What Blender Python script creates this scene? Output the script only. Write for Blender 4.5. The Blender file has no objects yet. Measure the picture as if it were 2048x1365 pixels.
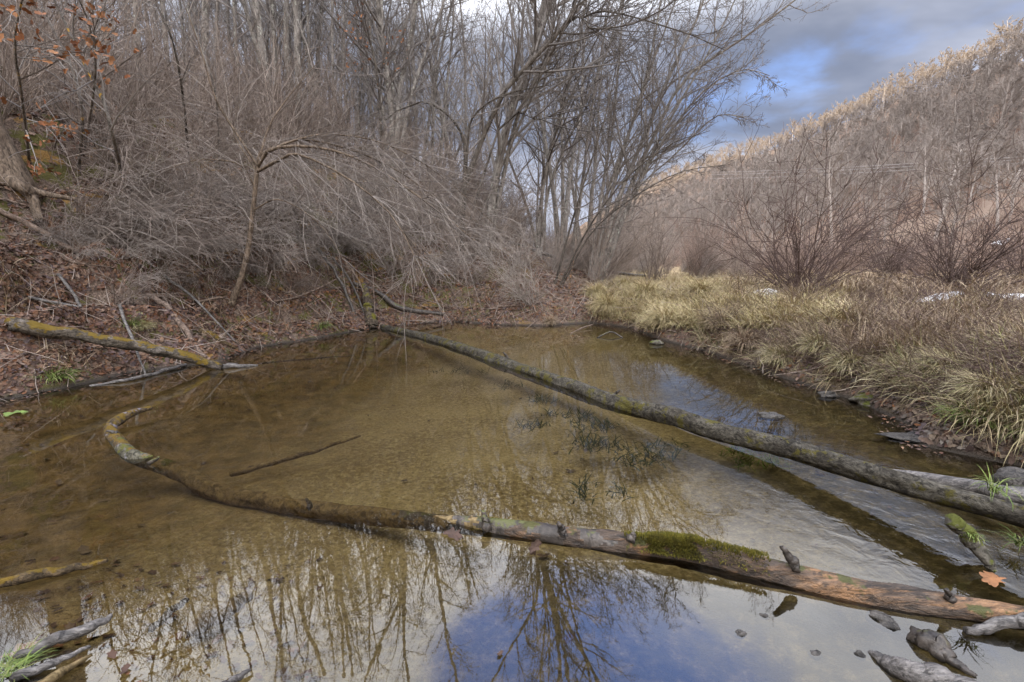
import bpy, math, random
import numpy as np
from mathutils import Vector

C = bpy.context.scene.collection
scene = bpy.context.scene
R = math.radians
random.seed(7)
rng = np.random.default_rng(7)

# ------------------------------------------------------------------ camera
CAMZ, PITCH, FPX, CX, CY = 1.2, R(9.5), 910.2, 1024.0, 682.5
cam = bpy.data.cameras.new("camera")
cam.lens, cam.sensor_width, cam.sensor_fit = 16.0, 36.0, 'HORIZONTAL'
cam.clip_start, cam.clip_end = 0.05, 3000
co = bpy.data.objects.new("camera", cam)
C.objects.link(co)
co.location = (0, 0, CAMZ)
co.rotation_euler = (R(90) - PITCH, 0, 0)
scene.camera = co

# ------------------------------------------------------------------ light
SUN_EL = R(6.0)
SUN_DIR = Vector((0.52, 0.854, 0)).normalized()          # the way the light travels
sun = bpy.data.lights.new("sun", 'SUN')
sun.energy, sun.angle, sun.color = 4.0, R(0.6), (1.0, 0.76, 0.42)
so = bpy.data.objects.new("sun", sun)
C.objects.link(so)
dv = Vector((SUN_DIR.x * math.cos(SUN_EL), SUN_DIR.y * math.cos(SUN_EL), -math.sin(SUN_EL)))
so.rotation_euler = dv.to_track_quat('-Z', 'Y').to_euler()

scene.view_settings.view_transform = 'Standard'
scene.view_settings.look = 'None'
scene.view_settings.exposure = 0.14
scene.view_settings.gamma = 1.0
cy = scene.cycles
cy.max_bounces, cy.diffuse_bounces, cy.glossy_bounces = 6, 3, 3
cy.transmission_bounces, cy.transparent_max_bounces = 4, 12
cy.caustics_reflective = cy.caustics_refractive = False
cy.use_denoising = True


class NT:
    """small helper round a node tree"""
    def __init__(self, tree):
        self.t = tree; self.n = tree.nodes; self.l = tree.links
    def new(self, typ, **kw):
        nd = self.n.new(typ)
        for k, v in kw.items():
            setattr(nd, k, v)
        return nd
    def put(self, sock, v):
        if isinstance(v, bpy.types.NodeSocket):
            self.l.new(v, sock)
        elif isinstance(v, (tuple, list)) and len(v) == 3 and len(getattr(sock, 'default_value', [0, 0, 0])) == 4:
            sock.default_value = (*v, 1)
        else:
            sock.default_value = v
    def math(self, op, a, b=0.0, c=0.0, clamp=False):
        nd = self.new('ShaderNodeMath', operation=op, use_clamp=clamp)
        for i, v in enumerate((a, b, c)):
            self.put(nd.inputs[i], v)
        return nd.outputs[0]
    def mix(self, f, a, b, mode='MIX'):
        nd = self.new('ShaderNodeMix', data_type='RGBA', blend_type=mode)
        self.put(nd.inputs['Factor'], f)
        self.put(nd.inputs['A'], a) if False else self.put(nd.inputs[6], a)
        self.put(nd.inputs[7], b)
        return nd.outputs[2]
    def ramp(self, v, lo, hi, a=0.0, b=1.0):
        nd = self.new('ShaderNodeMapRange', interpolation_type='SMOOTHSTEP')
        self.put(nd.inputs[0], v)
        self.put(nd.inputs[1], lo); self.put(nd.inputs[2], hi)
        self.put(nd.inputs[3], a); self.put(nd.inputs[4], b)
        return nd.outputs[0]
    def noise(self, vec, scale, detail=4.0, rough=0.55, dist=0.0):
        nd = self.new('ShaderNodeTexNoise')
        if vec is not None:
            self.l.new(vec, nd.inputs['Vector'])
        nd.inputs['Scale'].default_value = scale
        nd.inputs['Detail'].default_value = detail
        nd.inputs['Roughness'].default_value = rough
        nd.inputs['Distortion'].default_value = dist
        return nd.outputs[0]
    def mapping(self, vec, scale=(1, 1, 1), loc=(0, 0, 0), rot=(0, 0, 0)):
        nd = self.new('ShaderNodeMapping')
        self.l.new(vec, nd.inputs[0])
        nd.inputs['Location'].default_value = loc
        nd.inputs['Rotation'].default_value = rot
        nd.inputs['Scale'].default_value = scale
        return nd.outputs[0]


# ------------------------------------------------------------------ sky: broken cloud over a clear blue sky
world = bpy.data.worlds.new("World")
scene.world = world
world.use_nodes = True
world.node_tree.nodes.clear()
W = NT(world.node_tree)
tc = W.new('ShaderNodeTexCoord').outputs['Generated']
sep = W.new('ShaderNodeSeparateXYZ'); W.l.new(tc, sep.inputs[0])
dx, dy, dz = sep.outputs
sky = W.new('ShaderNodeTexSky', sky_type='NISHITA', sun_disc=False)
sky.sun_elevation = SUN_EL
sky.sun_rotation = math.atan2(-SUN_DIR.x, -SUN_DIR.y)
sky.air_density, sky.dust_density, sky.ozone_density = 1.0, 0.3, 2.5
den = W.math('ADD', W.math('MAXIMUM', dz, 0.0), 0.22)
cxy = W.new('ShaderNodeCombineXYZ')
W.put(cxy.inputs[0], W.math('DIVIDE', dx, den)); W.put(cxy.inputs[1], W.math('DIVIDE', dy, den))
pv = cxy.outputs[0]
n1 = W.noise(W.mapping(pv, (1, 1, 1), (3.1, 1.7, 0)), 1.35, 6, 0.55, 0.3)
n2 = W.noise(W.mapping(pv, (1, 1.4, 1), (8.3, 2.2, 4)), 1.1, 5, 0.55, 0.2)


def lobe(d, inner, outer):
    v = Vector(d).normalized()
    nd = W.new('ShaderNodeVectorMath', operation='DOT_PRODUCT')
    W.l.new(tc, nd.inputs[0]); nd.inputs[1].default_value = v
    return W.ramp(nd.outputs['Value'], math.cos(R(outer)), math.cos(R(inner)))


gap1 = W.math('MAXIMUM', lobe((0.60, 1.079, 0.36), 0.1, 6.5), W.math('MAXIMUM', W.math('MULTIPLY', lobe((0.46, 1.07, 0.30), 0.1, 6.5), .8), W.math('MULTIPLY', lobe((0.76, 1.08, 0.43), 0.2, 5), .2)))   # the blue opening over the ridge
gap2 = lobe((0.25, 0.80, 0.97), 0, 21)            # blue openings higher up
gap3 = lobe((-0.02, 0.80, 0.97), 0, 14)
dark = lobe((0.40, 1.0, 0.44), 3, 22)
holes = W.math('ADD', W.math('MULTIPLY', gap1, 0.29), W.math('ADD', W.math('MULTIPLY', gap2, 0.54), W.math('MULTIPLY', gap3, 0.42)))
cover = W.ramp(W.math('SUBTRACT', W.math('ADD', W.math('MULTIPLY', n1, 1.5), 0.0), holes), 0.24, 0.60)
lowc = W.ramp(dz, 0.30, 0.06)
lite = W.math('ADD', W.math('SUBTRACT', n2, W.math('MULTIPLY', dark, 0.07)), W.math('MULTIPLY', lowc, 0.07))
cloud = W.mix(W.ramp(lite, 0.30, 0.72), (0.235, 0.275, 0.385), (0.62, 0.66, 0.80))
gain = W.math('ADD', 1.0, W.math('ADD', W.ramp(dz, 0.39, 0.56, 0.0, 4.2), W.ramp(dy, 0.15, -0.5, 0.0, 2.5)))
cloud = W.mix(W.ramp(dy, 0.2, -0.4), cloud, (0.71, 0.68, 0.64))      # cloud near the low sun is warm
cloud = W.mix(W.ramp(dz, .34, .50), cloud, W.mix(W.ramp(lite, .30, .72), (.30, .32, .38), (.74, .74, .76)))
cloud10 = W.mix(1.0, cloud, (10, 10, 10), 'MULTIPLY')
skyc = W.mix(1.0, sky.outputs[0], (3.2, 2.7, 3.5), 'MULTIPLY')
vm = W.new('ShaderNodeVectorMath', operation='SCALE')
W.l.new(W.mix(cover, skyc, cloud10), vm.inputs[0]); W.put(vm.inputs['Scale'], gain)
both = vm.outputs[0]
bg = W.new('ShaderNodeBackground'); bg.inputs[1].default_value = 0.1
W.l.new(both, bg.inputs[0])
wo = W.new('ShaderNodeOutputWorld'); W.l.new(bg.outputs[0], wo.inputs[0])

# ------------------------------------------------------------------ pixel rays (photo pixels, 2048 x 1365)
SP, CP = math.sin(PITCH), math.cos(PITCH)


def ray(px, py):
    u, v = (px - CX) / FPX, (CY - py) / FPX
    return u, CP + SP * v, -SP + CP * v


def on_z(px, py, z=0.0):
    x, y, w = ray(px, py)
    t = (z - CAMZ) / w
    return x * t, y * t, z


def at_y(px, py, Y):
    x, y, w = ray(px, py)
    t = Y / y
    return x * t, Y, CAMZ + w * t


# ------------------------------------------------------------------ terrain
def hash2(ix, iy, seed):
    h = (ix.astype(np.int64) * 374761393 + iy.astype(np.int64) * 668265263 + seed * 974711) & 0xffffffff
    h = ((h ^ (h >> 13)) * 1274126177) & 0xffffffff
    return ((h ^ (h >> 16)) & 0xffff) / 65535.0


def vnoise(x, y, seed=0):
    ix, iy = np.floor(x), np.floor(y)
    fx, fy = x - ix, y - iy
    fx, fy = fx * fx * (3 - 2 * fx), fy * fy * (3 - 2 * fy)
    a, b = hash2(ix, iy, seed), hash2(ix + 1, iy, seed)
    c, d = hash2(ix, iy + 1, seed), hash2(ix + 1, iy + 1, seed)
    return (a * (1 - fx) + b * fx) * (1 - fy) + (c * (1 - fx) + d * fx) * fy


def fbm(x, y, octv=4, seed=0):
    s, a, t = 0.0, 0.5, 0.0
    for o in range(octv):
        s = s + a * (vnoise(x * 2 ** o, y * 2 ** o, seed + o) - 0.5); t += a; a *= 0.5
    return s / t * 2


shore_px = [(-60, 822), (0, 800), (130, 775), (250, 748), (330, 738), (440, 722), (520, 694), (640, 676), (700, 664), (780, 652),
            (900, 643), (1000, 650), (1080, 652), (1180, 646), (1260, 656), (1330, 682), (1420, 706), (1500, 735), (1640, 780),
            (1720, 805), (1815, 850), (1835, 890), (2048, 935)]
POND = [on_z(*p)[:2] for p in shore_px] + [(3.3, 2.1), (2.6, 1.6), (2.15, 1.2), (2.1, 0.6), (1.0, 0.45), (-1.0, 0.85), (-1.45, 1.08),
                                           (-1.75, 1.25), (-2.4, 1.1), (-4.5, 1.0), (-6, 2.2)]
PA = np.array(POND)


def shore_dist(x, y):
    """signed distance to the pond's edge, positive on land"""
    x, y = np.asarray(x, float), np.asarray(y, float)
    d = np.full(x.shape, 1e9); ins = np.zeros(x.shape, bool)
    n = len(PA)
    for i in range(n):
        ax, ay = PA[i]; bx, by = PA[(i + 1) % n]
        ex, ey = bx - ax, by - ay
        t = np.clip(((x - ax) * ex + (y - ay) * ey) / (ex * ex + ey * ey), 0, 1)
        d = np.minimum(d, np.hypot(x - ax - t * ex, y - ay - t * ey))
        cr = (ay > y) != (by > y)
        with np.errstate(divide='ignore', invalid='ignore'):
            xi = ax + (y - ay) / (by - ay if by != ay else 1e-9) * ex
        ins ^= cr & (x < xi)
    return np.where(ins, -d, d)


def sstep(a, b, v):
    t = np.clip((v - a) / (b - a), 0, 1)
    return t * t * (3 - 2 * t)


def height(x, y):
    x, y = np.asarray(x, float), np.asarray(y, float)
    d = shore_dist(x, y)
    d = d + 0.16 * fbm(x * 1.3, y * 1.3, 3, 40) * np.minimum(1, np.abs(d) * 3 + 0.3)
    dl = np.minimum(d, np.maximum(5.5, -x * 1.1))
    hl = np.interp(dl, [0, .12, .5, 1.5, 3, 5, 8, 15, 30, 60, 100, 125, 300], [0, .10, .42, 1.15, 2.25, 3.0, 4.1, 7, 14, 38, 92, 100, 100])  # far left climbs to an unseen ridge, added to block the low sun
    hl = hl * (1 + .42 * sstep(-1.5, -4.5, x) * sstep(14, 5, d))
    hl = np.where(hl > 5, 5 + (hl - 5) * (1 - 0.93 * sstep(25, 75, y)), hl)
    hr = np.interp(d, [0, .1, .35, 1.0, 2.5, 6, 40], [0, .13, .38, .58, .68, .78, .9])
    near = sstep(1.4, 0.2, y)                              # the low bank the photographer stands on
    wl = np.maximum(sstep(3.6, -3.2, x), 0) * (1 - near * sstep(-8, -3, x))
    land = hl * wl + hr * (1 - wl)
    lump = (fbm(x * 0.9, y * 0.9, 4, 3) * 0.36 - .22 * sstep(.55, .8, vnoise(x * 1.3, y * 1.3, 66)) * sstep(6, 3, d)) * wl + fbm(x * 1.6, y * 1.6, 4, 9) * 0.16
    st = 0.62 + .25 * fbm(x * .35, y * .35, 2, 60)
    fr_ = land / st; ti = np.floor(fr_); tf = fr_ - ti
    ter = (ti + sstep(.55, .95, tf)) * st
    land = land + (ter - land) * .95 * wl * sstep(.2, .6, d) * sstep(7, 3.5, d) * sstep(.35, .6, vnoise(x * .5, y * .5, 61))
    land = land + lump * np.clip(d * 1.2, 0, 1) * (1 + 2.0 * sstep(10, 60, np.hypot(x, y)))
    hill = np.interp(x, [0, 38, 46, 60, 130, 160, 400], [0, 0, 3.0, 10, 1, 1, 1]) * 0
    top = np.clip(50 + (y - 127) * 0.075, 38, 74)
    hill = np.interp(x, [0, 34, 45, 70, 130, 170, 600], [0, 0, .035, .26, 1.0, 1.06, 1.0]) * top
    hill = hill * (1 + 0.08 * fbm(x * .03, y * .03, 3, 21)) + fbm(x * .08, y * .08, 3, 22) * np.clip(hill, 0, 5) * .4
    land = land + hill
    bed = -np.interp(-d, [0, .15, .6, 1.5, 3], [0.0, .04, .12, .21, .27]) + fbm(x * 1.1, y * 1.1, 4, 5) * 0.03 * np.clip(-d * 2, 0, 1)
    return np.where(d > 0, land, bed)


def hz(x, y):
    return float(height(np.array([x]), np.array([y]))[0])


def hit(px, py, tmax=400):
    """where the ray through a photo pixel meets the ground"""
    rx, ry, rw = ray(px, py)
    t = np.geomspace(0.8, tmax, 3000)
    below = CAMZ + rw * t - height(rx * t, ry * t) < 0
    k = int(np.argmax(below)) if below.any() else len(t) - 1
    return rx * t[k], ry * t[k], float(height(rx * t[k:k + 1], ry * t[k:k + 1])[0])


# ------------------------------------------------------------------ object helpers
def raw_mesh(name, verts, faces_flat, sizes, mats, smooth=True, mat_idx=None):
    me = bpy.data.meshes.new(name)
    nv, nf = len(verts), len(sizes)
    me.vertices.add(nv); me.vertices.foreach_set('co', np.asarray(verts, np.float32).ravel())
    me.loops.add(len(faces_flat)); me.loops.foreach_set('vertex_index', np.asarray(faces_flat, np.int32))
    me.polygons.add(nf)
    st = np.concatenate([[0], np.cumsum(sizes)[:-1]]).astype(np.int32)
    me.polygons.foreach_set('loop_start', st)
    if mat_idx is not None:
        me.polygons.foreach_set('material_index', np.asarray(mat_idx, np.int32))
    for m in mats:
        me.materials.append(m)
    me.update(calc_edges=True); me.validate()
    if smooth:
        me.polygons.foreach_set('use_smooth', np.ones(len(me.polygons), bool))
    return me


def link(name, me, parent=None, loc=None):
    o = bpy.data.objects.new(name, me)
    C.objects.link(o)
    if parent is not None:
        o.parent = parent
    if loc is not None:
        o.location = loc
    return o


def tag(o, label=None, cat=None, group=None, kind=None):
    for k, v in (('label', label), ('category', cat), ('group', group), ('kind', kind)):
        if v is not None:
            o[k] = v
    return o


def thing(name, label, cat, loc=(0, 0, 0), group=None):
    return tag(link(name, None, None, loc), label, cat, group)


def copy_tree(root, loc, rz, sc, label=None):
    r = root.copy(); C.objects.link(r)
    r.location = loc; r.rotation_euler = (0, 0, rz); r.scale = (sc, sc, sc)
    if label:
        r['label'] = label
    for ch in root.children:
        c = ch.copy(); C.objects.link(c); c.parent = r
    return r


class Tubes:
    """collects tapered tubes and builds them as one mesh"""
    def __init__(self):
        self.g = {}
    def add(self, pts, rads, sides=3, mat=0):
        a = self.g.setdefault((len(pts), sides, mat), ([], []))
        a[0].append(pts); a[1].append(rads)
    def build(self, name, mats, parent=None, origin=(0, 0, 0)):
        V, Fc, Mi, base = [], [], [], 0
        for (n, s, mt), (pp, rr) in self.g.items():
            P = np.array(pp, float) - np.array(origin); Rr = np.array(rr, float)
            m = len(P)
            T = np.gradient(P, axis=1)
            T /= np.linalg.norm(T, axis=2, keepdims=True) + 1e-9
            ref = np.where(np.abs(T[:, :1, 2:]) > 0.8, np.array([[[1., 0, 0]]]), np.array([[[0, 0, 1.]]]))
            ref = np.broadcast_to(ref, T.shape)
            U = np.cross(T, ref); U /= np.linalg.norm(U, axis=2, keepdims=True) + 1e-9
            Vv = np.cross(T, U)
            a = np.arange(s) * 2 * np.pi / s
            ring = P[:, :, None, :] + Rr[:, :, None, None] * (np.cos(a)[None, None, :, None] * U[:, :, None, :] + np.sin(a)[None, None, :, None] * Vv[:, :, None, :])
            V.append(ring.reshape(-1, 3))
            idx = np.arange(m * n * s).reshape(m, n, s) + base
            q = np.stack([idx[:, :-1, :], np.roll(idx, -1, 2)[:, :-1, :], np.roll(idx, -1, 2)[:, 1:, :], idx[:, 1:, :]], -1).reshape(-1, 4)
            Fc.append(q); Mi.append(np.full(len(q), mt)); base += m * n * s
        if not V:
            return None
        F = np.concatenate(Fc)
        me = raw_mesh(name, np.concatenate(V), F.ravel(), np.full(len(F), 4), mats, True, np.concatenate(Mi))
        return link(name, me, parent)


def ribbons(name, P, S, Wd, mats, parent=None):
    """flat tapered strips: P (m,n,3) centre lines, S (m,n,3) side vectors, Wd (m,n) half widths"""
    m, n = P.shape[:2]
    L = P - S * Wd[..., None]; Rr = P + S * Wd[..., None]
    V = np.stack([L, Rr], 2).reshape(-1, 3)
    idx = np.arange(m * n * 2).reshape(m, n, 2)
    q = np.stack([idx[:, :-1, 0], idx[:, :-1, 1], idx[:, 1:, 1], idx[:, 1:, 0]], -1).reshape(-1, 4)
    return link(name, raw_mesh(name, V, q.ravel(), np.full(len(q), 4), mats), parent)


def blades(base, phi, length, th0, dth, width, n=5):
    """centre lines of drooping blades: th is the lean from upright, growing by dth per segment"""
    m = len(base)
    P = np.zeros((m, n, 3)); P[:, 0] = base
    th = th0.copy()
    for j in range(1, n):
        st = length / (n - 1)
        P[:, j, 0] = P[:, j - 1, 0] + st * np.sin(th) * np.cos(phi)
        P[:, j, 1] = P[:, j - 1, 1] + st * np.sin(th) * np.sin(phi)
        P[:, j, 2] = P[:, j - 1, 2] + st * np.cos(th)
        th = th + dth
    a = phi + np.pi / 2 + rng.normal(0, .5, m)
    S = np.stack([np.cos(a), np.sin(a), rng.normal(0, .2, m)], -1)[:, None, :].repeat(n, 1)
    Wd = width[:, None] * np.array([1, 1, .85, .6, .08] if n == 5 else np.linspace(1, .08, n))[None, :]
    return P, S, Wd


def leaf_cloud(name, pos, nrm, size, mats, parent=None):
    """dry leaves: lobed, folded along the midrib"""
    m = len(pos)
    nrm = nrm / (np.linalg.norm(nrm, axis=1, keepdims=True) + 1e-9)
    r = rng.normal(size=(m, 3))
    A = r - (r * nrm).sum(1, keepdims=True) * nrm; A /= np.linalg.norm(A, axis=1, keepdims=True)
    B = np.cross(nrm, A)
    fold = rng.uniform(-.1, .5, m)[:, None]; curl = rng.uniform(-.35, .45, m)[:, None]
    sh = [(-.5, 0, 0), (-.2, .26, 1), (.0, .17, .7), (.22, .3, 1), (.5, .0, 0), (.22, -.3, 1), (.0, -.17, .7), (-.2, -.26, 1), (0.0, 0, 0)]
    s = size[:, None]
    V = np.stack([pos + s * (a * A + b * B * (1 - .3 * fold) + (abs(b) * fold * 1.2 + a * a * curl * 1.6) * nrm) for a, b, c in sh], 1).reshape(-1, 3)
    idx = np.arange(m)[:, None] * 9
    tri = []
    for i in range(8):
        tri.append(idx + np.array([[8, i, (i + 1) % 8]]))
    F = np.stack(tri, 1).reshape(-1, 3)
    return link(name, raw_mesh(name, V, F.ravel(), np.full(len(F), 3), mats, False), parent)


def smooth_path(pts, rads, n):
    """Catmull-Rom through the points"""
    P = np.array(pts, float); q = np.array(rads, float)
    P = np.vstack([2 * P[0] - P[1], P, 2 * P[-1] - P[-2]]); q = np.concatenate([[q[0]], q, [q[-1]]])
    seg = len(pts) - 1
    o, ro = [], []
    for i in range(n):
        t = i / (n - 1) * seg; k = min(int(t), seg - 1); f = t - k
        a, b, c, d = P[k:k + 4]
        o.append(0.5 * (2 * b + (c - a) * f + (2 * a - 5 * b + 4 * c - d) * f * f + (3 * b - a - 3 * c + d) * f ** 3))
        ro.append(q[k + 1] * (1 - f) + q[k + 2] * f)
    return np.array(o), np.array(ro)


def log_mesh(name, pts, rads, mats, n=80, sides=18, rough=0.12, wob=0.05, seed=1, parent=None, cap=True, square=0.0):
    """a bark-covered stem with an uneven surface and closed, broken ends"""
    P, q = smooth_path(pts, rads, n)
    s = np.linspace(0, 1, n)
    for k in range(3):
        P[:, k] += wob * q * (vnoise(s * 9 + k * 13, s * 0, seed + k) - .5) * 2
    T = np.gradient(P, axis=0); T /= np.linalg.norm(T, axis=1, keepdims=True)
    ref = np.where(np.abs(T[:, 2:]) > .85, np.array([[1., 0, 0]]), np.array([[0, 0, 1.]]))
    U = np.cross(T, ref); U /= np.linalg.norm(U, axis=1, keepdims=True); Vv = np.cross(T, U)
    a = np.arange(sides) * 2 * np.pi / sides
    ln = np.concatenate([[0], np.cumsum(np.linalg.norm(np.diff(P, axis=0), axis=1))])
    avg = q.mean() + 1e-6
    AA, LL = np.meshgrid(a, ln / avg)
    nz = fbm(np.cos(AA) * 2 + LL * .22 + 50, np.sin(AA) * 2 + 50 + LL * .07, 3, seed) + .5 * fbm(np.cos(AA) * 5 + 9 + LL * .5, np.sin(AA) * 5 + 9, 2, seed + 5)
    rr = q[:, None] * (1 + rough * nz)
    ring = P[:, None] + rr[..., None] * (np.cos(a)[None, :, None] * U[:, None] + np.sin(a)[None, :, None] * Vv[:, None])
    if cap:                                               # ragged ends
        for e, sg in ((0, -1), (-1, 1)):
            ring[e] += T[e] * (sg * q[e] * (rng.uniform(0, 1.2, sides) * .6))[:, None]
    V = ring.reshape(-1, 3)
    idx = np.arange(n * sides).reshape(n, sides)
    F = np.stack([idx[:-1], np.roll(idx, -1, 1)[:-1], np.roll(idx, -1, 1)[1:], idx[1:]], -1).reshape(-1, 4)
    flat = list(F.ravel()); sizes = [4] * len(F)
    V = np.vstack([V, P[0], P[-1]])
    for e, c in ((0, len(V) - 2), (n - 1, len(V) - 1)):
        for k in range(sides):
            k2 = (k + 1) % sides
            flat += [idx[e, k2], idx[e, k], c] if e == 0 else [idx[e, k], idx[e, k2], c]; sizes.append(3)
    return link(name, raw_mesh(name, V, flat, sizes, mats), parent)


# ------------------------------------------------------------------ materials
def material(name):
    m = bpy.data.materials.new(name); m.use_nodes = True
    m.node_tree.nodes.clear()
    N = NT(m.node_tree)
    b = N.new('ShaderNodeBsdfPrincipled')
    o = N.new('ShaderNodeOutputMaterial'); N.l.new(b.outputs[0], o.inputs[0])
    b.inputs['Roughness'].default_value = 0.8
    b.inputs['Specular IOR Level'].default_value = 0.25
    return m, N, b


def bump(N, b, h, dist, strength=1.0):
    nd = N.new('ShaderNodeBump'); nd.inputs['Distance'].default_value = dist; nd.inputs['Strength'].default_value = strength
    N.l.new(h, nd.inputs['Height']); N.l.new(nd.outputs[0], b.inputs['Normal'])


def pos(N):
    return N.new('ShaderNodeNewGeometry').outputs['Position']


def twig_mat(name, c1, c2, island=0.6, rough=0.75):
    """bark of thin stems: every stem its own shade"""
    m, N, b = material(name)
    g = N.new('ShaderNodeNewGeometry')
    n = N.noise(g.outputs['Position'], 2.2, 3)
    f = N.math('ADD', N.math('MULTIPLY', g.outputs['Random Per Island'], island), N.math('MULTIPLY', n, 1 - island))
    oi = N.new('ShaderNodeObjectInfo').outputs['Random']
    f = N.math('ADD', N.math('MULTIPLY', f, .75), N.math('MULTIPLY', N.math('SUBTRACT', oi, .28), .45), clamp=True)
    N.l.new(N.mix(f, c1, c2), b.inputs['Base Color'])
    b.inputs['Roughness'].default_value = rough
    return m


def bark_mat(name, c1, c2, scale=6.0, moss=None, moss_amt=0.0, wet=False, lichen=None, bump_d=0.01, stretch=(1, 1, 1), up=True, patch=2.5, streak=None):
    m, N, b = material(name)
    p = pos(N)
    ps = N.mapping(p, stretch)
    n = N.noise(ps, scale, 6, .65, .4)
    col = N.mix(N.ramp(n, .3, .7), c1, c2)
    if streak:
        col = N.mix(N.ramp(N.noise(ps, scale * .55, 4, .6, .8), .47, .62), col, streak)
    crk = N.noise(N.mapping(p, stretch, (3, 1, 7)), scale * 2.4, 5, .7, .6)
    col = N.mix(N.ramp(crk, .50, .38, 0.0, .8), col, (c1[0] * .3, c1[1] * .3, c1[2] * .3))
    col = N.mix(N.ramp(crk, .58, .72, 0.0, .5), col, (min(1, c2[0] * 1.5), min(1, c2[1] * 1.5), min(1, c2[2] * 1.5)))
    fine = N.noise(ps, scale * 5, 4, .6)
    col = N.mix(N.ramp(fine, .35, .62, .55, 0.0), col, (c1[0] * .35, c1[1] * .35, c1[2] * .35))
    if lichen:
        col = N.mix(N.ramp(N.noise(p, 9.0, 3, .6), .60, .66), col, lichen)
    if moss:
        nz = N.new('ShaderNodeSeparateXYZ'); N.l.new(N.new('ShaderNodeNewGeometry').outputs['Normal'], nz.inputs[0])
        mk = N.math('ADD', N.noise(p, patch, 5, .65), N.math('MULTIPLY', nz.outputs[2], .16 if up else 0.0))
        mk = N.math('ADD', mk, N.math('MULTIPLY', N.math('SUBTRACT', N.noise(p, 40, 3), .5), .22))
        mc = N.mix(N.noise(p, 14, 3), (moss[0] * .55, moss[1] * .6, moss[2] * .6), moss)
        col = N.mix(N.ramp(mk, .70 - moss_amt, .78 - moss_amt), col, mc)
    N.l.new(col, b.inputs['Base Color'])
    b.inputs['Roughness'].default_value = .45 if wet else .85
    b.inputs['Specular IOR Level'].default_value = .4 if wet else .2
    bump(N, b, N.math('ADD', N.math('ADD', n, N.math('MULTIPLY', crk, .8)), N.math('MULTIPLY', fine, .4)), bump_d)
    return m


def leaf_mat(name, cols, rough=.7):
    m, N, b = material(name)
    g = N.new('ShaderNodeNewGeometry')
    rp = N.new('ShaderNodeValToRGB'); N.l.new(g.outputs['Random Per Island'], rp.inputs[0])
    el = rp.color_ramp.elements
    while len(el) < len(cols):
        el.new(.5)
    for i, c in enumerate(cols):
        el[i].position = i / (len(cols) - 1); el[i].color = (*c, 1)
    v = N.noise(g.outputs['Position'], 25, 3)
    col = N.mix(N.ramp(v, .3, .7, .45, 0), rp.outputs[0], (.03, .022, .018))
    N.l.new(col, b.inputs['Base Color'])
    b.inputs['Roughness'].default_value = rough
    return m


# ground: soil, litter, moss, tan meadow, red-brown hillside, sand under water
def ground_material():
    m, N, b = material('ground_soil')
    p = pos(N)
    at = N.new('ShaderNodeAttribute', attribute_name='zone')
    sp = N.new('ShaderNodeSeparateColor'); N.l.new(at.outputs['Color'], sp.inputs[0])
    meadow, hill, bank = sp.outputs
    sz = N.new('ShaderNodeSeparateXYZ'); N.l.new(p, sz.inputs[0])
    z = sz.outputs[2]
    nA = N.noise(p, 2.2, 6, .62); nB = N.noise(p, 14, 5, .65); nC = N.noise(p, 55, 4, .6)
    soil = N.mix(N.ramp(nB, .32, .68), (.045, .032, .024), (.135, .092, .066))
    soil = N.mix(N.ramp(nC, .40, .66), soil, (.20, .145, .115))
    moss = N.mix(nC, (.048, .046, .016), (.13, .112, .034))
    soil = N.mix(N.math('MULTIPLY', N.ramp(N.math('ADD', nA, N.math('MULTIPLY', N.math('SUBTRACT', nB, .5), .5)), .50, .58), bank), soil, moss)
    ochre = N.mix(nC, (.16, .085, .025), (.28, .17, .06))
    nD = N.noise(N.mapping(p, (1, 1, 2.2), (4, 9, 2)), 1.6, 5, .6)
    soil = N.mix(N.math('MULTIPLY', N.ramp(nD, .58, .63), bank), soil, ochre)
    soil = N.mix(N.ramp(z, .05, .005), soil, (.045, .036, .028))
    mead = N.mix(N.ramp(N.noise(N.mapping(p, (1, 1, 1)), .9, 6, .65), .3, .7), (.25, .175, .10), (.42, .32, .19))
    col = N.mix(meadow, soil, mead)
    hl = N.mix(N.ramp(N.noise(p, .11, 7, .7), .32, .68), (.16, .108, .08), (.27, .20, .15))
    col = N.mix(hill, col, hl)
    # the sandy bed
    sand = N.mix(N.ramp(N.noise(N.mapping(p, (1, 1.6, 1)), 1.3, 6, .6), .3, .72), (.22, .165, .075), (.44, .355, .19))
    sand = N.mix(N.ramp(N.noise(p, 26, 6, .75), .42, .66), sand, (.56, .47, .27))
    sand = N.mix(N.ramp(N.noise(p, 48, 5, .75), .52, .36, 0.0, .6), sand, (.075, .056, .028))
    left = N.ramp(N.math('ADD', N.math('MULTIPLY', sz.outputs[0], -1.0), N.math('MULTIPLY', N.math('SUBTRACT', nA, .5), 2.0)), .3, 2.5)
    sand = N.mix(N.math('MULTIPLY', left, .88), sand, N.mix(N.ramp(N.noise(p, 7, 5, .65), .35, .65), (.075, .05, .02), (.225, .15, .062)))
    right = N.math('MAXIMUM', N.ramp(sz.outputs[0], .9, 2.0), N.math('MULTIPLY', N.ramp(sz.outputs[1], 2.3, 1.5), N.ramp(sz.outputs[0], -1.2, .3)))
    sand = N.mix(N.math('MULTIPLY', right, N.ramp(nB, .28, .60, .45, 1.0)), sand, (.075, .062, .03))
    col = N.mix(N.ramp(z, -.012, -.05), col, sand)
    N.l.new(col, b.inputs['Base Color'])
    N.put(b.inputs['Roughness'], N.ramp(z, .14, .0, .92, .5))
    bump(N, b, N.math('ADD', nB, N.math('MULTIPLY', nC, .6)), .035)
    return m


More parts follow.
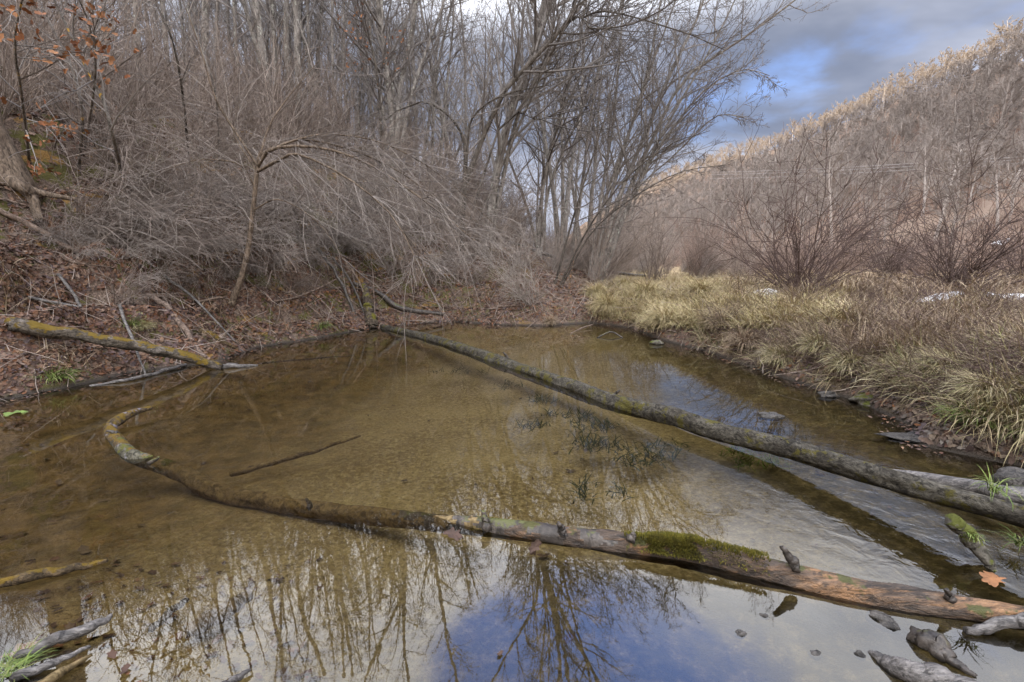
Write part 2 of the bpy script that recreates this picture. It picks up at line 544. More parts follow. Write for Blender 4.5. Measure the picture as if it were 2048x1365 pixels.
def water_material():
    m = bpy.data.materials.new('pond_water'); m.use_nodes = True
    m.node_tree.nodes.clear()
    N = NT(m.node_tree)
    p = pos(N)
    sx = N.new('ShaderNodeSeparateXYZ'); N.l.new(p, sx.inputs[0])
    flow = N.math('MULTIPLY', N.ramp(sx.outputs[0], .9, 1.7), N.math('MULTIPLY', N.ramp(sx.outputs[1], 1.3, 1.9), N.ramp(sx.outputs[1], 3.2, 2.3)))
    calm = N.noise(N.mapping(p, (1, .6, 1)), 1.6, 2, .5)
    rip = N.noise(N.mapping(p, (1, 1.0, 1), rot=(0, 0, .6)), 11, 3, .5, .5)
    h = N.math('ADD', N.math('MULTIPLY', calm, .0035), N.math('MULTIPLY', rip, N.math('ADD', .00012, N.math('MULTIPLY', flow, .0035))))
    bp = N.new('ShaderNodeBump'); bp.inputs['Distance'].default_value = 1.0; bp.inputs['Strength'].default_value = 1.0
    N.l.new(h, bp.inputs['Height'])
    fr = N.new('ShaderNodeFresnel'); fr.inputs[0].default_value = 1.75
    N.l.new(bp.outputs[0], fr.inputs['Normal'])
    gl = N.new('ShaderNodeBsdfGlossy'); gl.inputs['Roughness'].default_value = .012
    gl.inputs[0].default_value = (1, 1, 1, 1)
    N.l.new(bp.outputs[0], gl.inputs['Normal'])
    tr = N.new('ShaderNodeBsdfTransparent'); tr.inputs[0].default_value = (.90, .84, .68, 1)
    mx = N.new('ShaderNodeMixShader')
    N.l.new(fr.outputs[0], mx.inputs[0]); N.l.new(tr.outputs[0], mx.inputs[1]); N.l.new(gl.outputs[0], mx.inputs[2])
    o = N.new('ShaderNodeOutputMaterial'); N.l.new(mx.outputs[0], o.inputs[0])
    return m


M = dict(
    ground=ground_material(), water=water_material(),
    alder=bark_mat('alder_bark', (.18, .158, .14), (.34, .31, .28), 5, lichen=(.34, .34, .30), bump_d=.01, stretch=(1, 1, .35)),
    alder_mid=bark_mat('mid_bark', (.10, .085, .072), (.21, .185, .165), 5, bump_d=.01, stretch=(1, 1, .35)),
    alder_dark=bark_mat('dark_bark', (.06, .05, .042), (.13, .11, .09), 5, bump_d=.01, stretch=(1, 1, .35)),
    oak=bark_mat('oak_bark', (.13, .095, .07), (.30, .23, .17), 12, bump_d=.03, stretch=(1, 1, .2)),
    twig=twig_mat('twig_grey', (.11, .098, .092), (.31, .28, .26)),
    twig_dark=twig_mat('twig_dark', (.07, .06, .056), (.20, .172, .158)),
    twig_pale=twig_mat('twig_pale', (.24, .205, .175), (.46, .41, .37)),
    scrub=twig_mat('scrub_stem', (.16, .11, .09), (.43, .33, .28), .7),
    whip=twig_mat('whip_bark', (.12, .10, .088), (.48, .42, .375), .75),
    brush=twig_mat('brush_stem', (.08, .06, .05), (.43, .355, .305), .75),
    bramble=twig_mat('bramble_stem', (.045, .03, .027), (.16, .11, .095)),
    hill_bark=twig_mat('hill_bark', (.26, .22, .195), (.50, .45, .41), .4),
    hill_twig=twig_mat('hill_twig', (.18, .15, .13), (.38, .33, .295), .4),
    hill_brush=twig_mat('hill_brush', (.19, .115, .085), (.38, .27, .215), .5),
    moss_log=bark_mat('mossy_log_bark', (.04, .034, .026), (.135, .122, .098), 13, moss=(.105, .088, .022), moss_amt=.175, bump_d=.02, patch=9, up=False, stretch=(1, .7, 1)),
    bare_log=bark_mat('stripped_log_wood', (.055, .040, .031), (.155, .105, .07), 11, moss=(.09, .085, .02), moss_amt=.02, bump_d=.02, patch=9.0, stretch=(.35, 1.6, 1.6), streak=(.30, .165, .08), wet=True),
    mossy_wood=bark_mat('mossy_wood', (.06, .045, .035), (.15, .12, .09), 8, moss=(.15, .13, .02), moss_amt=.09, bump_d=.012, patch=6),
    ochre_log=bark_mat('ochre_log', (.065, .047, .028), (.18, .125, .07), 14, moss=(.17, .105, .018), moss_amt=.12, bump_d=.02, lichen=(.20, .18, .20), patch=13),
    grey_wood=bark_mat('weathered_wood', (.075, .066, .062), (.23, .21, .195), 14, bump_d=.010, stretch=(.4, 1.6, 1.6), wet=True),
    dark_wood=bark_mat('wet_dark_wood', (.045, .036, .03), (.12, .10, .085), 7, bump_d=.008, wet=True, moss=(.11, .11, .03), moss_amt=.03),
    stick=bark_mat('dry_stick', (.14, .10, .08), (.28, .21, .165), 9, bump_d=.004),
    rotten_log=bark_mat('rotten_log', (.055, .045, .034), (.17, .14, .11), 12, moss=(.17, .11, .02), moss_amt=.15, bump_d=.02, patch=7, streak=(.22, .19, .165), stretch=(.6, 1, 1)),
    lichen_log=bark_mat('lichen_log', (.065, .06, .042), (.17, .155, .115), 14, moss=(.12, .115, .028), moss_amt=.10, bump_d=.018, lichen=(.22, .21, .225), patch=12),
    silt_wood=bark_mat('silted_wood', (.16, .112, .052), (.29, .215, .112), 9, bump_d=.006),
    stone=bark_mat('wet_stone', (.045, .04, .036), (.15, .135, .12), 16, bump_d=.02, wet=True),
    mossy_stone=bark_mat('mossy_stone', (.10, .09, .07), (.22, .20, .17), 9, moss=(.115, .12, .028), moss_amt=.13, bump_d=.012, patch=8),
    litter=leaf_mat('fallen_leaf', [(.04, .026, .022), (.17, .085, .055), (.105, .08, .088), (.26, .155, .095), (.075, .045, .034), (.25, .18, .14), (.20, .085, .036), (.06, .042, .038)]),
    litter_grey=leaf_mat('matted_leaf', [(.04, .03, .026), (.14, .095, .07), (.09, .072, .07), (.22, .165, .115), (.07, .05, .038), (.17, .15, .13), (.15, .08, .045)]),
    oak_leaf=leaf_mat('oak_leaf', [(.26, .095, .04), (.36, .17, .075), (.20, .075, .035)]),
    dark_leaf=leaf_mat('withered_leaf', [(.05, .035, .03), (.12, .07, .05)]),
    straw=leaf_mat('straw_blade', [(.48, .36, .20), (.64, .53, .32), (.42, .31, .17), (.57, .47, .25), (.38, .35, .14), (.70, .60, .40)]),
    green_straw=leaf_mat('green_straw_blade', [(.52, .42, .26), (.36, .34, .14), (.66, .57, .39), (.48, .41, .22), (.40, .30, .18), (.22, .27, .09)]),
    brown_straw=leaf_mat('brown_blade', [(.30, .215, .14), (.43, .33, .22), (.33, .235, .16), (.52, .42, .29), (.17, .12, .085)]),
    green=leaf_mat('green_blade', [(.10, .17, .03), (.20, .26, .06), (.13, .20, .05), (.30, .30, .11)]),
    moss=leaf_mat('moss_tuft', [(.12, .11, .015), (.22, .185, .03), (.08, .085, .015)]),
    weed=leaf_mat('water_weed', [(.016, .036, .012), (.035, .062, .018), (.024, .048, .016)]),
)
sm, N, b = material('old_snow')
b.inputs['Base Color'].default_value = (.78, .80, .84, 1)
bump(N, b, N.noise(pos(N), 12, 4), .03)
M['snow'] = sm
wm_, N, b = material('wire_metal')
b.inputs['Base Color'].default_value = (.42, .40, .39, 1)
M['wire'] = wm_

# ------------------------------------------------------------------ the ground sheet
rr = [0.0] + list(np.geomspace(.25, 900, 520))
aa = np.concatenate([np.radians(np.arange(-66, 66, .33)), np.radians(np.arange(66, 294, 2.5))])
na = len(aa)
Rg, Ag = np.meshgrid(np.array(rr[1:]), aa, indexing='ij')
gx, gy = np.sin(Ag) * Rg, np.cos(Ag) * Rg
gz = height(gx, gy)
V = np.vstack([np.stack([gx, gy, gz], -1).reshape(-1, 3), [[0, 0, hz(0, 0)]]])
idx = np.arange(len(rr[1:]) * na).reshape(-1, na)
q = np.stack([idx[:-1], idx[1:], np.roll(idx, -1, 1)[1:], np.roll(idx, -1, 1)[:-1]], -1).reshape(-1, 4)[:, ::-1]
fan = np.stack([np.full(na, len(V) - 1), np.roll(idx[0], -1), idx[0]], -1)
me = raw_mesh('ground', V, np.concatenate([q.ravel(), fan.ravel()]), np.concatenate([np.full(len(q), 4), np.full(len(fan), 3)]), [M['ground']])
sd = shore_dist(V[:, 0], V[:, 1])
wl = sstep(3.6, -3.2, V[:, 0])
rad = np.hypot(V[:, 0], V[:, 1])
zone = np.zeros((len(V), 4), np.float32); zone[:, 3] = 1
zone[:, 0] = sstep(1.5, 5, sd) * (1 - wl) * sstep(5, 9, rad)
zone[:, 1] = np.maximum(sstep(30, 44, V[:, 0]), sstep(16, 34, rad) * sstep(2, -2, V[:, 0]) * .6)
zone[:, 2] = np.maximum(wl * sstep(9, 5, sd), .35 * sstep(2.5, .5, sd))
ca = me.color_attributes.new('zone', 'FLOAT_COLOR', 'POINT')
ca.data.foreach_set('color', zone.ravel())
tag(link('ground', me), kind='structure')

# water
gxw, gyw = np.meshgrid(np.linspace(-9, 6, 60), np.linspace(-.5, 11, 50))
V = np.stack([gxw, gyw, gxw * 0], -1).reshape(-1, 3)
idx = np.arange(len(V)).reshape(50, 60)
q = np.stack([idx[:-1, :-1], idx[:-1, 1:], idx[1:, 1:], idx[1:, :-1]], -1).reshape(-1, 4)
tag(link('water', raw_mesh('water', V, q.ravel(), np.full(len(q), 4), [M['water']])), kind='structure')


# ------------------------------------------------------------------ branching growth
def unit(v):
    l = math.sqrt(v[0] * v[0] + v[1] * v[1] + v[2] * v[2]) + 1e-9
    return (v[0] / l, v[1] / l, v[2] / l)


def stray(d, ang):
    """a direction at about ang from d"""
    g = random.gauss
    r = (g(0, 1), g(0, 1), g(0, 1))
    k = r[0] * d[0] + r[1] * d[1] + r[2] * d[2]
    s = unit((r[0] - k * d[0], r[1] - k * d[1], r[2] - k * d[2]))
    c, n = math.cos(ang), math.sin(ang)
    return unit((d[0] * c + s[0] * n, d[1] * c + s[1] * n, d[2] * c + s[2] * n))


def shoot(p, d, L, n, wob, trop):
    pts = [p]
    st = L / n
    for i in range(n):
        g = random.gauss
        d = unit((d[0] + g(0, wob) + trop[0], d[1] + g(0, wob) + trop[1], d[2] + g(0, wob) + trop[2]))
        p = (p[0] + d[0] * st, p[1] + d[1] * st, p[2] + d[2] * st)
        pts.append(p)
    return pts


def grow(trunk, crown, pts, r0, lvl, spec, r1=None):
    """adds the stem pts to trunk or crown, then its side shoots; spec[lvl] = (count, t0, ang, ratio, wob, trop z, nseg)"""
    n = len(pts)
    tip = r1 if r1 is not None else r0 * .25
    rad = [r0 + (tip - r0) * (i / (n - 1)) for i in range(n)]
    sides = 8 if r0 > .05 else 6 if r0 > .025 else 4 if r0 > .01 else 3
    (trunk if lvl < 1 else crown).add(pts, rad, sides)
    if lvl >= len(spec):
        return
    cnt, t0, ang, ratio, wob, tz, ns = spec[lvl]
    L = sum(math.dist(pts[i], pts[i + 1]) for i in range(n - 1))
    k = max(1, int(cnt * random.uniform(.75, 1.25)))
    for i in range(k):
        t = t0 + (1 - t0) * (i + random.random()) / k
        f = t * (n - 1); j = min(int(f), n - 2); f -= j
        a, b_ = pts[j], pts[j + 1]
        p = tuple(a[m] + (b_[m] - a[m]) * f for m in range(3))
        d = unit(tuple(b_[m] - a[m] for m in range(3)))
        rl = rad[j] + (rad[j + 1] - rad[j]) * f
        l = L * ratio * random.uniform(.6, 1.3) * (1.15 - .75 * t)
        c = shoot(p, stray(d, ang * random.uniform(.6, 1.3)), l, ns, wob, (0, 0, tz))
        grow(trunk, crown, c, max(spec_min[0], min(rl * .65, l * .012)), lvl + 1, spec, max(spec_min[0] * .7, .0012))


spec_min = [0.004]
ALDER = [(20, .28, .75, .30, .10, .06, 6), (8, .15, .7, .42, .14, .03, 4), (5, .1, .75, .5, .18, -.01, 3)]
LEAN = [(22, .22, .8, .26, .10, .07, 6), (8, .15, .7, .42, .14, .02, 4), (5, .1, .75, .5, .18, -.02, 3)]


def to_world(path, Y, dY=0.0):
    n = len(path)
    return [at_y(x, y, Y + dY * i / max(1, n - 1)) for i, (x, y) in enumerate(path)]


def stem_tree(name, label, cat, stems, spec, mt, mc, minr=.004, leaves=None, group=None):
    """a tree from drawn stems: each = (world points, base radius, tip radius); side shoots grow by themselves"""
    spec_min[0] = minr
    base = stems[0][0][0]
    root = thing(name, label, cat, base, group)
    tr, cr = Tubes(), Tubes()
    for pts, r0, r1 in stems:
        P, q = smooth_path(pts, [r0] * len(pts), 14)
        P = [tuple(v) for v in P + rng.normal(0, r0 * .25, P.shape) * np.linspace(0, 1, 14)[:, None]]
        grow(tr, cr, P, r0, 0, spec, r1)
    tr.build('trunk', [mt], root, base)
    cr.build('crown', [mc], root, base)
    if leaves:
        mat_l, cnt, size, t_lo = leaves
        pts = np.array([p for (n_, s_, m_), (pp, _) in cr.g.items() for pl in pp for p in pl[1:]])
        sel = pts[rng.integers(0, len(pts), cnt)] - np.array(base)
        sel = sel + rng.normal(0, size * .4, sel.shape)
        leaf_cloud('foliage', sel, rng.normal(0, 1, sel.shape) + [0, -.6, 0], rng.uniform(.7, 1.3, cnt) * size, [mat_l], root)
    return root


def foot(x, Y):
    """lowest point of a stem that passes pixel column x at depth Y, on the ground"""
    u = (x - CX) / FPX
    X = u * Y / (CP + SP * .25)
    return X, Y, hz(X, Y) - .1


def tree_from_px(name, label, cat, Y, stems, spec, mt, mc, **kw):
    """stems: (base column, [pixel points upwards], r0, r1, depth change)"""
    st = []
    for bx, path, r0, r1, dY in stems:
        st.append(([foot(bx, Y)] + to_world(path, Y, dY), r0, r1))
    return stem_tree(name, label, cat, st, spec, mt, mc, **kw)


# ---- the alders behind the pond
tree_from_px('alder_tree', 'thick grey trunk leaning right from the far bank, forking near the picture top', 'tree', 13,
             [(972, [(985, 400), (1016, 240), (1076, 83), (1130, -120), (1170, -350), (1190, -700)], .135, .03, 1),
              (978, [(1030, 250), (1075, 150), (1105, 60), (1110, -200), (1090, -500)], .06, .02, -1),
              (972, [(985, 400), (1016, 240), (1076, 83), (1150, -140), (1260, -400), (1400, -750)], .10, .04, -1),
              (972, [(985, 400), (1016, 240), (1080, 70), (1140, -200), (1150, -450), (1080, -900)], .10, .04, 0),
              (972, [(985, 400), (1016, 240), (1070, 90), (1090, -100), (1000, -330), (880, -600)], .08, .03, 0)], LEAN, M['alder'], M['twig'])
tree_from_px('alder_tree', 'dark slanting trunk crossing in front of the thick grey trunk', 'tree', 12,
             [(905, [(925, 385), (1000, 200), (1050, 137), (1120, 63), (1155, -10), (1200, -200), (1260, -500)], .07, .02, -1),
              (915, [(1003, 247), (1083, 240), (1133, 207), (1176, 113), (1230, 0), (1280, -200)], .032, .012, 0),
              (920, [(1110, 90), (1170, 35), (1230, 25), (1366, 65), (1450, 100)], .034, .010, -1),
              (920, [(1120, 70), (1190, 60), (1290, 40), (1400, -40)], .03, .010, -2)], LEAN, M['alder_mid'], M['twig'])
tree_from_px('crooked_tree', 'black crooked trunk bending left over the brush in the centre gap', 'tree', 11.5,
             [(918, [(930, 333), (923, 267), (883, 220), (833, 207), (770, 240)], .05, .012, 0),
              (922, [(935, 300), (950, 230), (1010, 190), (1100, 170)], .035, .010, 0)], LEAN, M['alder_dark'], M['twig'])
tree_from_px('alder_tree', 'stout dark clump of upright stems left of the centre gap', 'tree', 13.5,
             [(786, [(785, 300), (783, 217), (765, 83), (757, -20), (745, -250), (740, -550)], .10, .045, 0),
              (786, [(785, 300), (783, 217), (765, 83), (750, -100), (640, -350), (560, -600)], .08, .035, 0),
              (792, [(796, 250), (800, 180), (833, 0), (850, -250), (880, -500)], .09, .04, 1),
              (780, [(770, 250), (745, 100), (730, -60)], .06, .02, 0),
              (795, [(820, 200), (865, 70), (920, -100)], .07, .02, 1)], ALDER, M['alder'], M['twig'])
tree_from_px('birch_clump', 'fan of pale thin stems leaning right beside the open sky', 'tree', 12.5,
             [(1195, [(1250, 400), (1300, 290), (1363, 167), (1466, 90), (1593, 0), (1640, -40)], .06, .012, 0),
              (1190, [(1240, 390), (1290, 270), (1340, 150), (1400, 20), (1440, -120)], .07, .02, 1),
              (1185, [(1225, 380), (1260, 260), (1300, 120), (1330, -50)], .055, .02, 0),
              (1200, [(1265, 390), (1330, 280), (1400, 190), (1480, 140), (1540, 150)], .04, .008, -1),
              (1180, [(1205, 380), (1225, 250), (1240, 100), (1250, -60)], .05, .02, 1),
              (1205, [(1270, 380), (1340, 240), (1420, 100), (1500, -60)], .05, .015, 0),
              (1198, [(1260, 400), (1350, 310), (1430, 235), (1500, 235)], .03, .008, -1)], LEAN, M['alder'], M['twig'])
tree_from_px('alder_tree', 'slim double stem with withered leaves rising between grey trunk and pale fan', 'tree', 14,
             [(1075, [(1085, 380), (1115, 250), (1150, 120), (1190, -80)], .06, .02, 0),
              (1080, [(1100, 370), (1160, 230), (1215, 100), (1260, -60)], .05, .02, 0)], ALDER, M['alder'], M['twig_dark'], leaves=(M['dark_leaf'], 500, .05, .4))
tree_from_px('alder_tree', 'slender straight stem standing in the bright centre gap', 'tree', 15,
             [(880, [(880, 350), (890, 200), (905, 60), (915, -150)], .06, .02, 0),
              (860, [(865, 330), (870, 180), (900, 20), (940, -150)], .06, .02, 0)], ALDER, M['alder'], M['twig'], leaves=(M['dark_leaf'], 260, .05, .4))
tree_from_px('alder_tree', 'thin grey clump just left of the stout dark clump', 'tree', 14.5,
             [(715, [(715, 320), (720, 170), (735, 20), (745, -150)], .06, .02, 0),
              (705, [(700, 310), (690, 160), (688, 0), (690, -150)], .055, .02, 0),
              (725, [(740, 290), (770, 160), (820, 20)], .04, .012, 0)], ALDER, M['alder'], M['twig'])
tree_from_px('leaning_sapling', 'thin sapling leaning right over the low end of the hillside', 'tree', 11,
             [(1110, [(1145, 440), (1180, 330), (1215, 215), (1235, 120)], .03, .008, 0),
              (1118, [(1175, 460), (1250, 360), (1340, 290), (1420, 262)], .025, .006, 0),
              (1122, [(1180, 470), (1260, 400), (1360, 345), (1460, 330)], .02, .006, 0)], LEAN, M['alder_dark'], M['twig_dark'])
tree_from_px('leafy_sapling', 'sapling hung with withered brown leaves near the picture top', 'tree', 12.2,
             [(760, [(762, 250), (750, 120), (725, 40), (700, -60)], .04, .012, 0)], ALDER, M['alder_dark'], M['twig_dark'], leaves=(M['oak_leaf'], 160, .08, .5))

# ---- tall trunks on the left slope
lt = [(410, 405, .15, 16), (433, 432, .09, 18), (470, 480, .07, 17), (520, 548, .15, 15), (547, 556, .08, 17), (572, 580, .13, 16), (594, 590, .14, 15.5), (616, 612, .07, 17),
      (640, 634, .10, 18), (665, 660, .06, 16), (330, 345, .10, 15), (270, 280, .08, 14), (210, 225, .09, 17), (365, 372, .07, 19)]
lt_lab = ['broad brown trunk, leftmost of the big straight trunks on the slope', 'slim trunk close beside the broad leftmost straight trunk', 'thin crooked trunk between the broad trunk and the bowed one',
          'bowed broad trunk curving at its foot behind the brush', 'slim trunk just right of the bowed broad trunk', 'straight grey trunk, left one of the close pair',
          'straight grey trunk, right one of the close pair', 'thin dark trunk right of the close pair', 'pale trunk standing where the sky opens', 'thin trunk at the right end of the slope trunks',
          'brown trunk half hidden by brush above the arching tree', 'thin trunk rising through brush left of the arching tree', 'grey trunk in the thick brush near the hanging leaves', 'far thin trunk behind the thick brush']
for (xt, xb, r0, Y), lab in zip(lt, lt_lab):
    f = foot(xb, Y)
    tree_from_px('tall_tree', lab, 'tree', Y, [(xb, [(xb * .7 + xt * .3 + random.uniform(-6, 6), 230), (xt, 60), (xt + (xt - xb) * .6 + random.uniform(-15, 15), -150), (xt - 10, -420)], r0, r0 * .35, 0)],
                 [(11, .4, .7, .22, .1, .06, 6), (7, .15, .7, .42, .14, .03, 4), (5, .1, .75, .5, .18, 0, 3)], M['alder'], M['twig'], minr=.005)

# ---- more far trees behind, copies of three kinds
protos = []
for k in range(4):
    st = []
    for s in range(random.choice((2, 3, 4))):
        a = random.uniform(0, 6.28); ln = random.uniform(.02, .22)
        L = random.uniform(8, 12)
        st.append((shoot((math.cos(a) * .2, math.sin(a) * .2, -.2), unit((math.cos(a) * ln, math.sin(a) * ln, 1)), L, 8, .05, (0, 0, .02)), random.uniform(.06, .11), .015))
    protos.append(stem_tree('background_tree', 'bare grey tree standing among others behind the far bank', 'tree', st, ALDER, M['alder'], M['twig'], minr=.006, group='bare trees behind the far bank'))
spots = []
while len(spots) < 40:
    Y = random.uniform(17, 36); px = random.uniform(250, 1290)
    X = (px - CX) / FPX * Y
    if 850 < px < 1300 and random.random() < .72:
        continue
    if all(math.dist((X, Y), s) > 1.6 for s in spots):
        spots.append((X, Y))
for i, (X, Y) in enumerate(spots):
    loc = (X, Y, hz(X, Y)); s = random.uniform(.75, 1.15)
    if i < 4:
        protos[i].location = loc; protos[i].scale = (s, s, s)
    else:
        copy_tree(protos[i % 4], loc, random.uniform(0, 6.28), s)

# ------------------------------------------------------------------ shrubs
def shrub_mesh(n, L, spread, r0, droop, sub, wob=.10, twl=.28, seed=0, bend=(0, 0)):
    random.seed(seed)
    t = Tubes()
    for i in range(n):
        a = random.uniform(0, 6.28); ln = random.uniform(.1, 1) * spread
        p = (random.gauss(0, .12), random.gauss(0, .12), -.08)
        d = unit((math.cos(a) * ln + bend[0], math.sin(a) * ln + bend[1], 1))
        l = L * random.uniform(.45, 1.1)
        pts = shoot(p, d, l, 8, wob * .6, (bend[0] * .05, bend[1] * .05, -droop * random.uniform(.3, 1.4)))
        r = r0 * random.uniform(.6, 1.2)
        t.add(pts, [r * (1 - .75 * j / 8) for j in range(9)], 4)
        for k in range(int(sub * random.uniform(.6, 1.4))):
            j = random.randint(1, 7)
            q = pts[j]; dd = unit(tuple(pts[j + 1][m] - q[m] for m in range(3)))
            l2 = l * twl * random.uniform(.4, 1.3)
            p2 = shoot(q, stray(dd, random.uniform(.4, 1.0)), l2, 4, wob, (0, 0, -droop * .6))
            t.add(p2, [max(r * .55 * (1 - .5 * m / 4), .0026) for m in range(5)], 3)
            for k2 in range(random.choice((0, 0, 1, 1, 2))):
                j2 = random.randint(1, 3)
                q2 = p2[j2]; d2 = unit(tuple(p2[j2 + 1][m] - q2[m] for m in range(3)))
                p3 = shoot(q2, stray(d2, random.uniform(.5, 1.1)), l2 * random.uniform(.3, .7), 2, wob, (0, 0, 0))
                t.add(p3, [max(r * .4, .0024), max(r * .36, .0022), .0018], 3)
    return t


def shrub(name, label, cat, t, mat, loc, group=None, rz=0, sc=1):
    root = thing(name, label, cat, loc, group)
    t.build('stems', [mat], root)
    root.rotation_euler = (0, 0, rz); root.scale = (sc, sc, sc)
    return root


# thicket of whippy stems on the left slope
kinds = [shrub_mesh(26, 2.7, .40, .0105, .02, 5, seed=11, bend=(.2, -.1), wob=.07), shrub_mesh(32, 2.1, .55, .009, .06, 5, seed=12, bend=(.4, -.25), wob=.08), shrub_mesh(20, 2.8, .30, .012, .02, 6, seed=13, wob=.06),
         shrub_mesh(30, 2.3, .5, .009, .09, 5, seed=14, bend=(.6, -.3), wob=.08), shrub_mesh(34, 1.6, .6, .0075, .06, 5, seed=15, bend=(.3, -.2), wob=.09)]
random.seed(21)
tp = [shrub('thicket_shrub', 'tangled grey brown shrub in the thicket on the steep left slope', 'shrub', kinds[k], M['brush'], (0, 0, 0), 'tangled shrubs on the left slope') for k in range(5)]
spots = []
tries = 0
while len(spots) < 225 and tries < 20000:
    tries += 1
    Y = random.uniform(4.5, 17) if random.random() < .7 else random.uniform(9, 22)
    px = random.uniform(-120, 980)
    X = (px - CX) / FPX * Y
    d = float(shore_dist(np.array([X]), np.array([Y]))[0])
    if d < 1.0 or X < -20:
        continue
    if px < 70 and Y < 7.5:
        continue
    if d < 2.4 and random.random() < .5:
        continue
    if all(math.dist((X, Y), s) > .5 for s in spots):
        spots.append((X, Y))
for i, (X, Y) in enumerate(spots):
    d = float(shore_dist(np.array([X]), np.array([Y]))[0])
    k = i % 5
    s = random.uniform(.65, 1.15) * (0.5 if d < 1.8 else .75 if d < 2.6 else 1.0)
    loc = (X, Y, hz(X, Y))
    if i < 5:
        tp[k].location = loc; tp[k].scale = (s, s, s)
    else:
        copy_tree(tp[k], loc, random.uniform(-.9, .9), s)

# pinkish brown thicket behind the far bank and the grass
kinds = [shrub_mesh(26, 2.9, .35, .012, .02, 6, seed=31, wob=.07), shrub_mesh(26, 2.6, .35, .011, .03, 6, seed=32, bend=(.55, 0), wob=.07), shrub_mesh(30, 1.9, .5, .010, .04, 5, seed=33)]
random.seed(22)
tp = [shrub('meadow_shrub', 'pinkish brown twiggy shrub in the low thicket behind the pond', 'shrub', kinds[k], M['brush'], (0, 0, 0), 'low shrubs behind the pond') for k in range(3)]
spots = []
tries = 0
while len(spots) < 150 and tries < 20000:
    tries += 1
    Y = random.uniform(11.5, 34)
    px = random.uniform(880, 1500) if Y < 18 else random.uniform(900, 1900)
    X = (px - CX) / FPX * Y
    if px > 1420 and Y < 14:
        continue
    if all(math.dist((X, Y), s) > .6 for s in spots):
        spots.append((X, Y))
for i, (X, Y) in enumerate(spots):
    k = i % 3
    s = random.uniform(.6, 1.1) * (1 if X < 6 else .8)
    loc = (X, Y, hz(X, Y))
    if i < 3:
        tp[k].location = loc; tp[k].scale = (s, s, s)
    else:
        copy_tree(tp[k], loc, random.uniform(-.7, .7), s)

# reddish scrub before the hill
kinds = [shrub_mesh(30, 2.2, .6, .012, .03, 6, seed=131, wob=.12), shrub_mesh(34, 1.7, .8, .010, .05, 6, seed=132, wob=.13), shrub_mesh(26, 2.6, .45, .013, .02, 7, seed=133, wob=.1)]
random.seed(23)
tp = [shrub('scrub_bush', 'reddish brown scrub bush on the flat before the wooded hill', 'shrub', kinds[k], M['scrub'], (0, 0, 0), 'reddish scrub before the hill') for k in range(3)]
spots = []
while len(spots) < 140:
    Y = random.uniform(13, 36); px = random.uniform(1330, 2120)
    X = (px - CX) / FPX * Y
    if all(math.dist((X, Y), s) > .7 for s in spots):
        spots.append((X, Y))
for i, (X, Y) in enumerate(spots):
    s = random.uniform(.4, .85); loc = (X, Y, hz(X, Y))
    if i < 3:
        tp[i].location = loc; tp[i].scale = (s, s, s)
    else:
        copy_tree(tp[i % 3], loc, random.uniform(0, 6.28), s)

# named shrubs
random.seed(5)
b0 = hit(1600, 588)
shrub('bramble_bush', 'wide dark reddish bush fanning up beside the small snow patch', 'shrub', shrub_mesh(60, 2.8, 1.15, .010, .03, 10, seed=41, twl=.28, wob=.19), M['bramble'], b0)
b0 = hit(1905, 585)
shrub('bramble_bush', 'dark twiggy bush before the long strip of snow', 'shrub', shrub_mesh(50, 2.7, 1.2, .009, .04, 12, seed=42, twl=.28, wob=.2), M['bramble'], b0)
b0 = hit(1780, 560)
shrub('bramble_bush', 'loose dark bush between the fanning bush and the snow strip', 'shrub', shrub_mesh(42, 2.4, 1.1, .009, .03, 11, seed=43, wob=.2), M['bramble'], b0)
b0 = hit(2040, 560)
shrub('bramble_bush', 'dark arching bush cut off by the right picture edge', 'shrub', shrub_mesh(36, 3.0, 1.1, .009, .04, 12, seed=44, wob=.2), M['bramble'], b0)
b0 = hit(1480, 560)
shrub('bramble_bush', 'low brown bush at the back of the straw coloured grass', 'shrub', shrub_mesh(26, 1.6, .8, .006, .03, 9, seed=45), M['brush'], b0)
b0 = hit(1060, 608)
shrub('grey_shrub', 'pale grey leafless shrub spreading low over the far shore', 'shrub', shrub_mesh(18, 1.7, 1.2, .009, .035, 12, seed=46, twl=.35, bend=(-.35, -.3)), M['twig_pale'], b0)
b0 = hit(925, 560)
shrub('grey_shrub', 'grey twiggy shrub on the bank left of the pale spreading one', 'shrub', shrub_mesh(20, 1.7, 1.0, .007, .04, 10, seed=47, twl=.35, bend=(.2, -.2)), M['brush'], b0)
b0 = hit(1225, 545)
shrub('grey_shrub', 'upright pale sapling shrub behind the grass tussocks', 'shrub', shrub_mesh(9, 2.3, .45, .011, .0, 11, seed=48), M['twig_pale'], b0)
b0 = hit(1395, 560)
shrub('grey_shrub', 'right leaning brown shrub above the straw coloured grass', 'shrub', shrub_mesh(30, 2.0, .5, .006, .05, 9, seed=49, bend=(.8, 0)), M['brush'], b0)
random.seed(515)
wk = [shrub_mesh(34, 2.8, .35, .009, .02, 7, seed=95 + k, bend=(.75, 0), wob=.08) for k in range(2)]
wr = [shrub('leaning_shrub', 'dense grey brown shrub with whips all leaning right behind the straw grass', 'shrub', wk[k], M['whip' if k else 'brush'], (0, 0, 0), 'right leaning shrubs behind the straw grass') for k in range(2)]
for i in range(26):
    b0 = hit(random.uniform(1130, 1400), random.uniform(500, 548)); sc_ = random.uniform(.6, 1.1)
    if i < 2:
        wr[i].location = b0; wr[i].scale = (sc_,) * 3
    else:
        copy_tree(wr[i % 2], b0, random.uniform(-.4, .4), sc_)

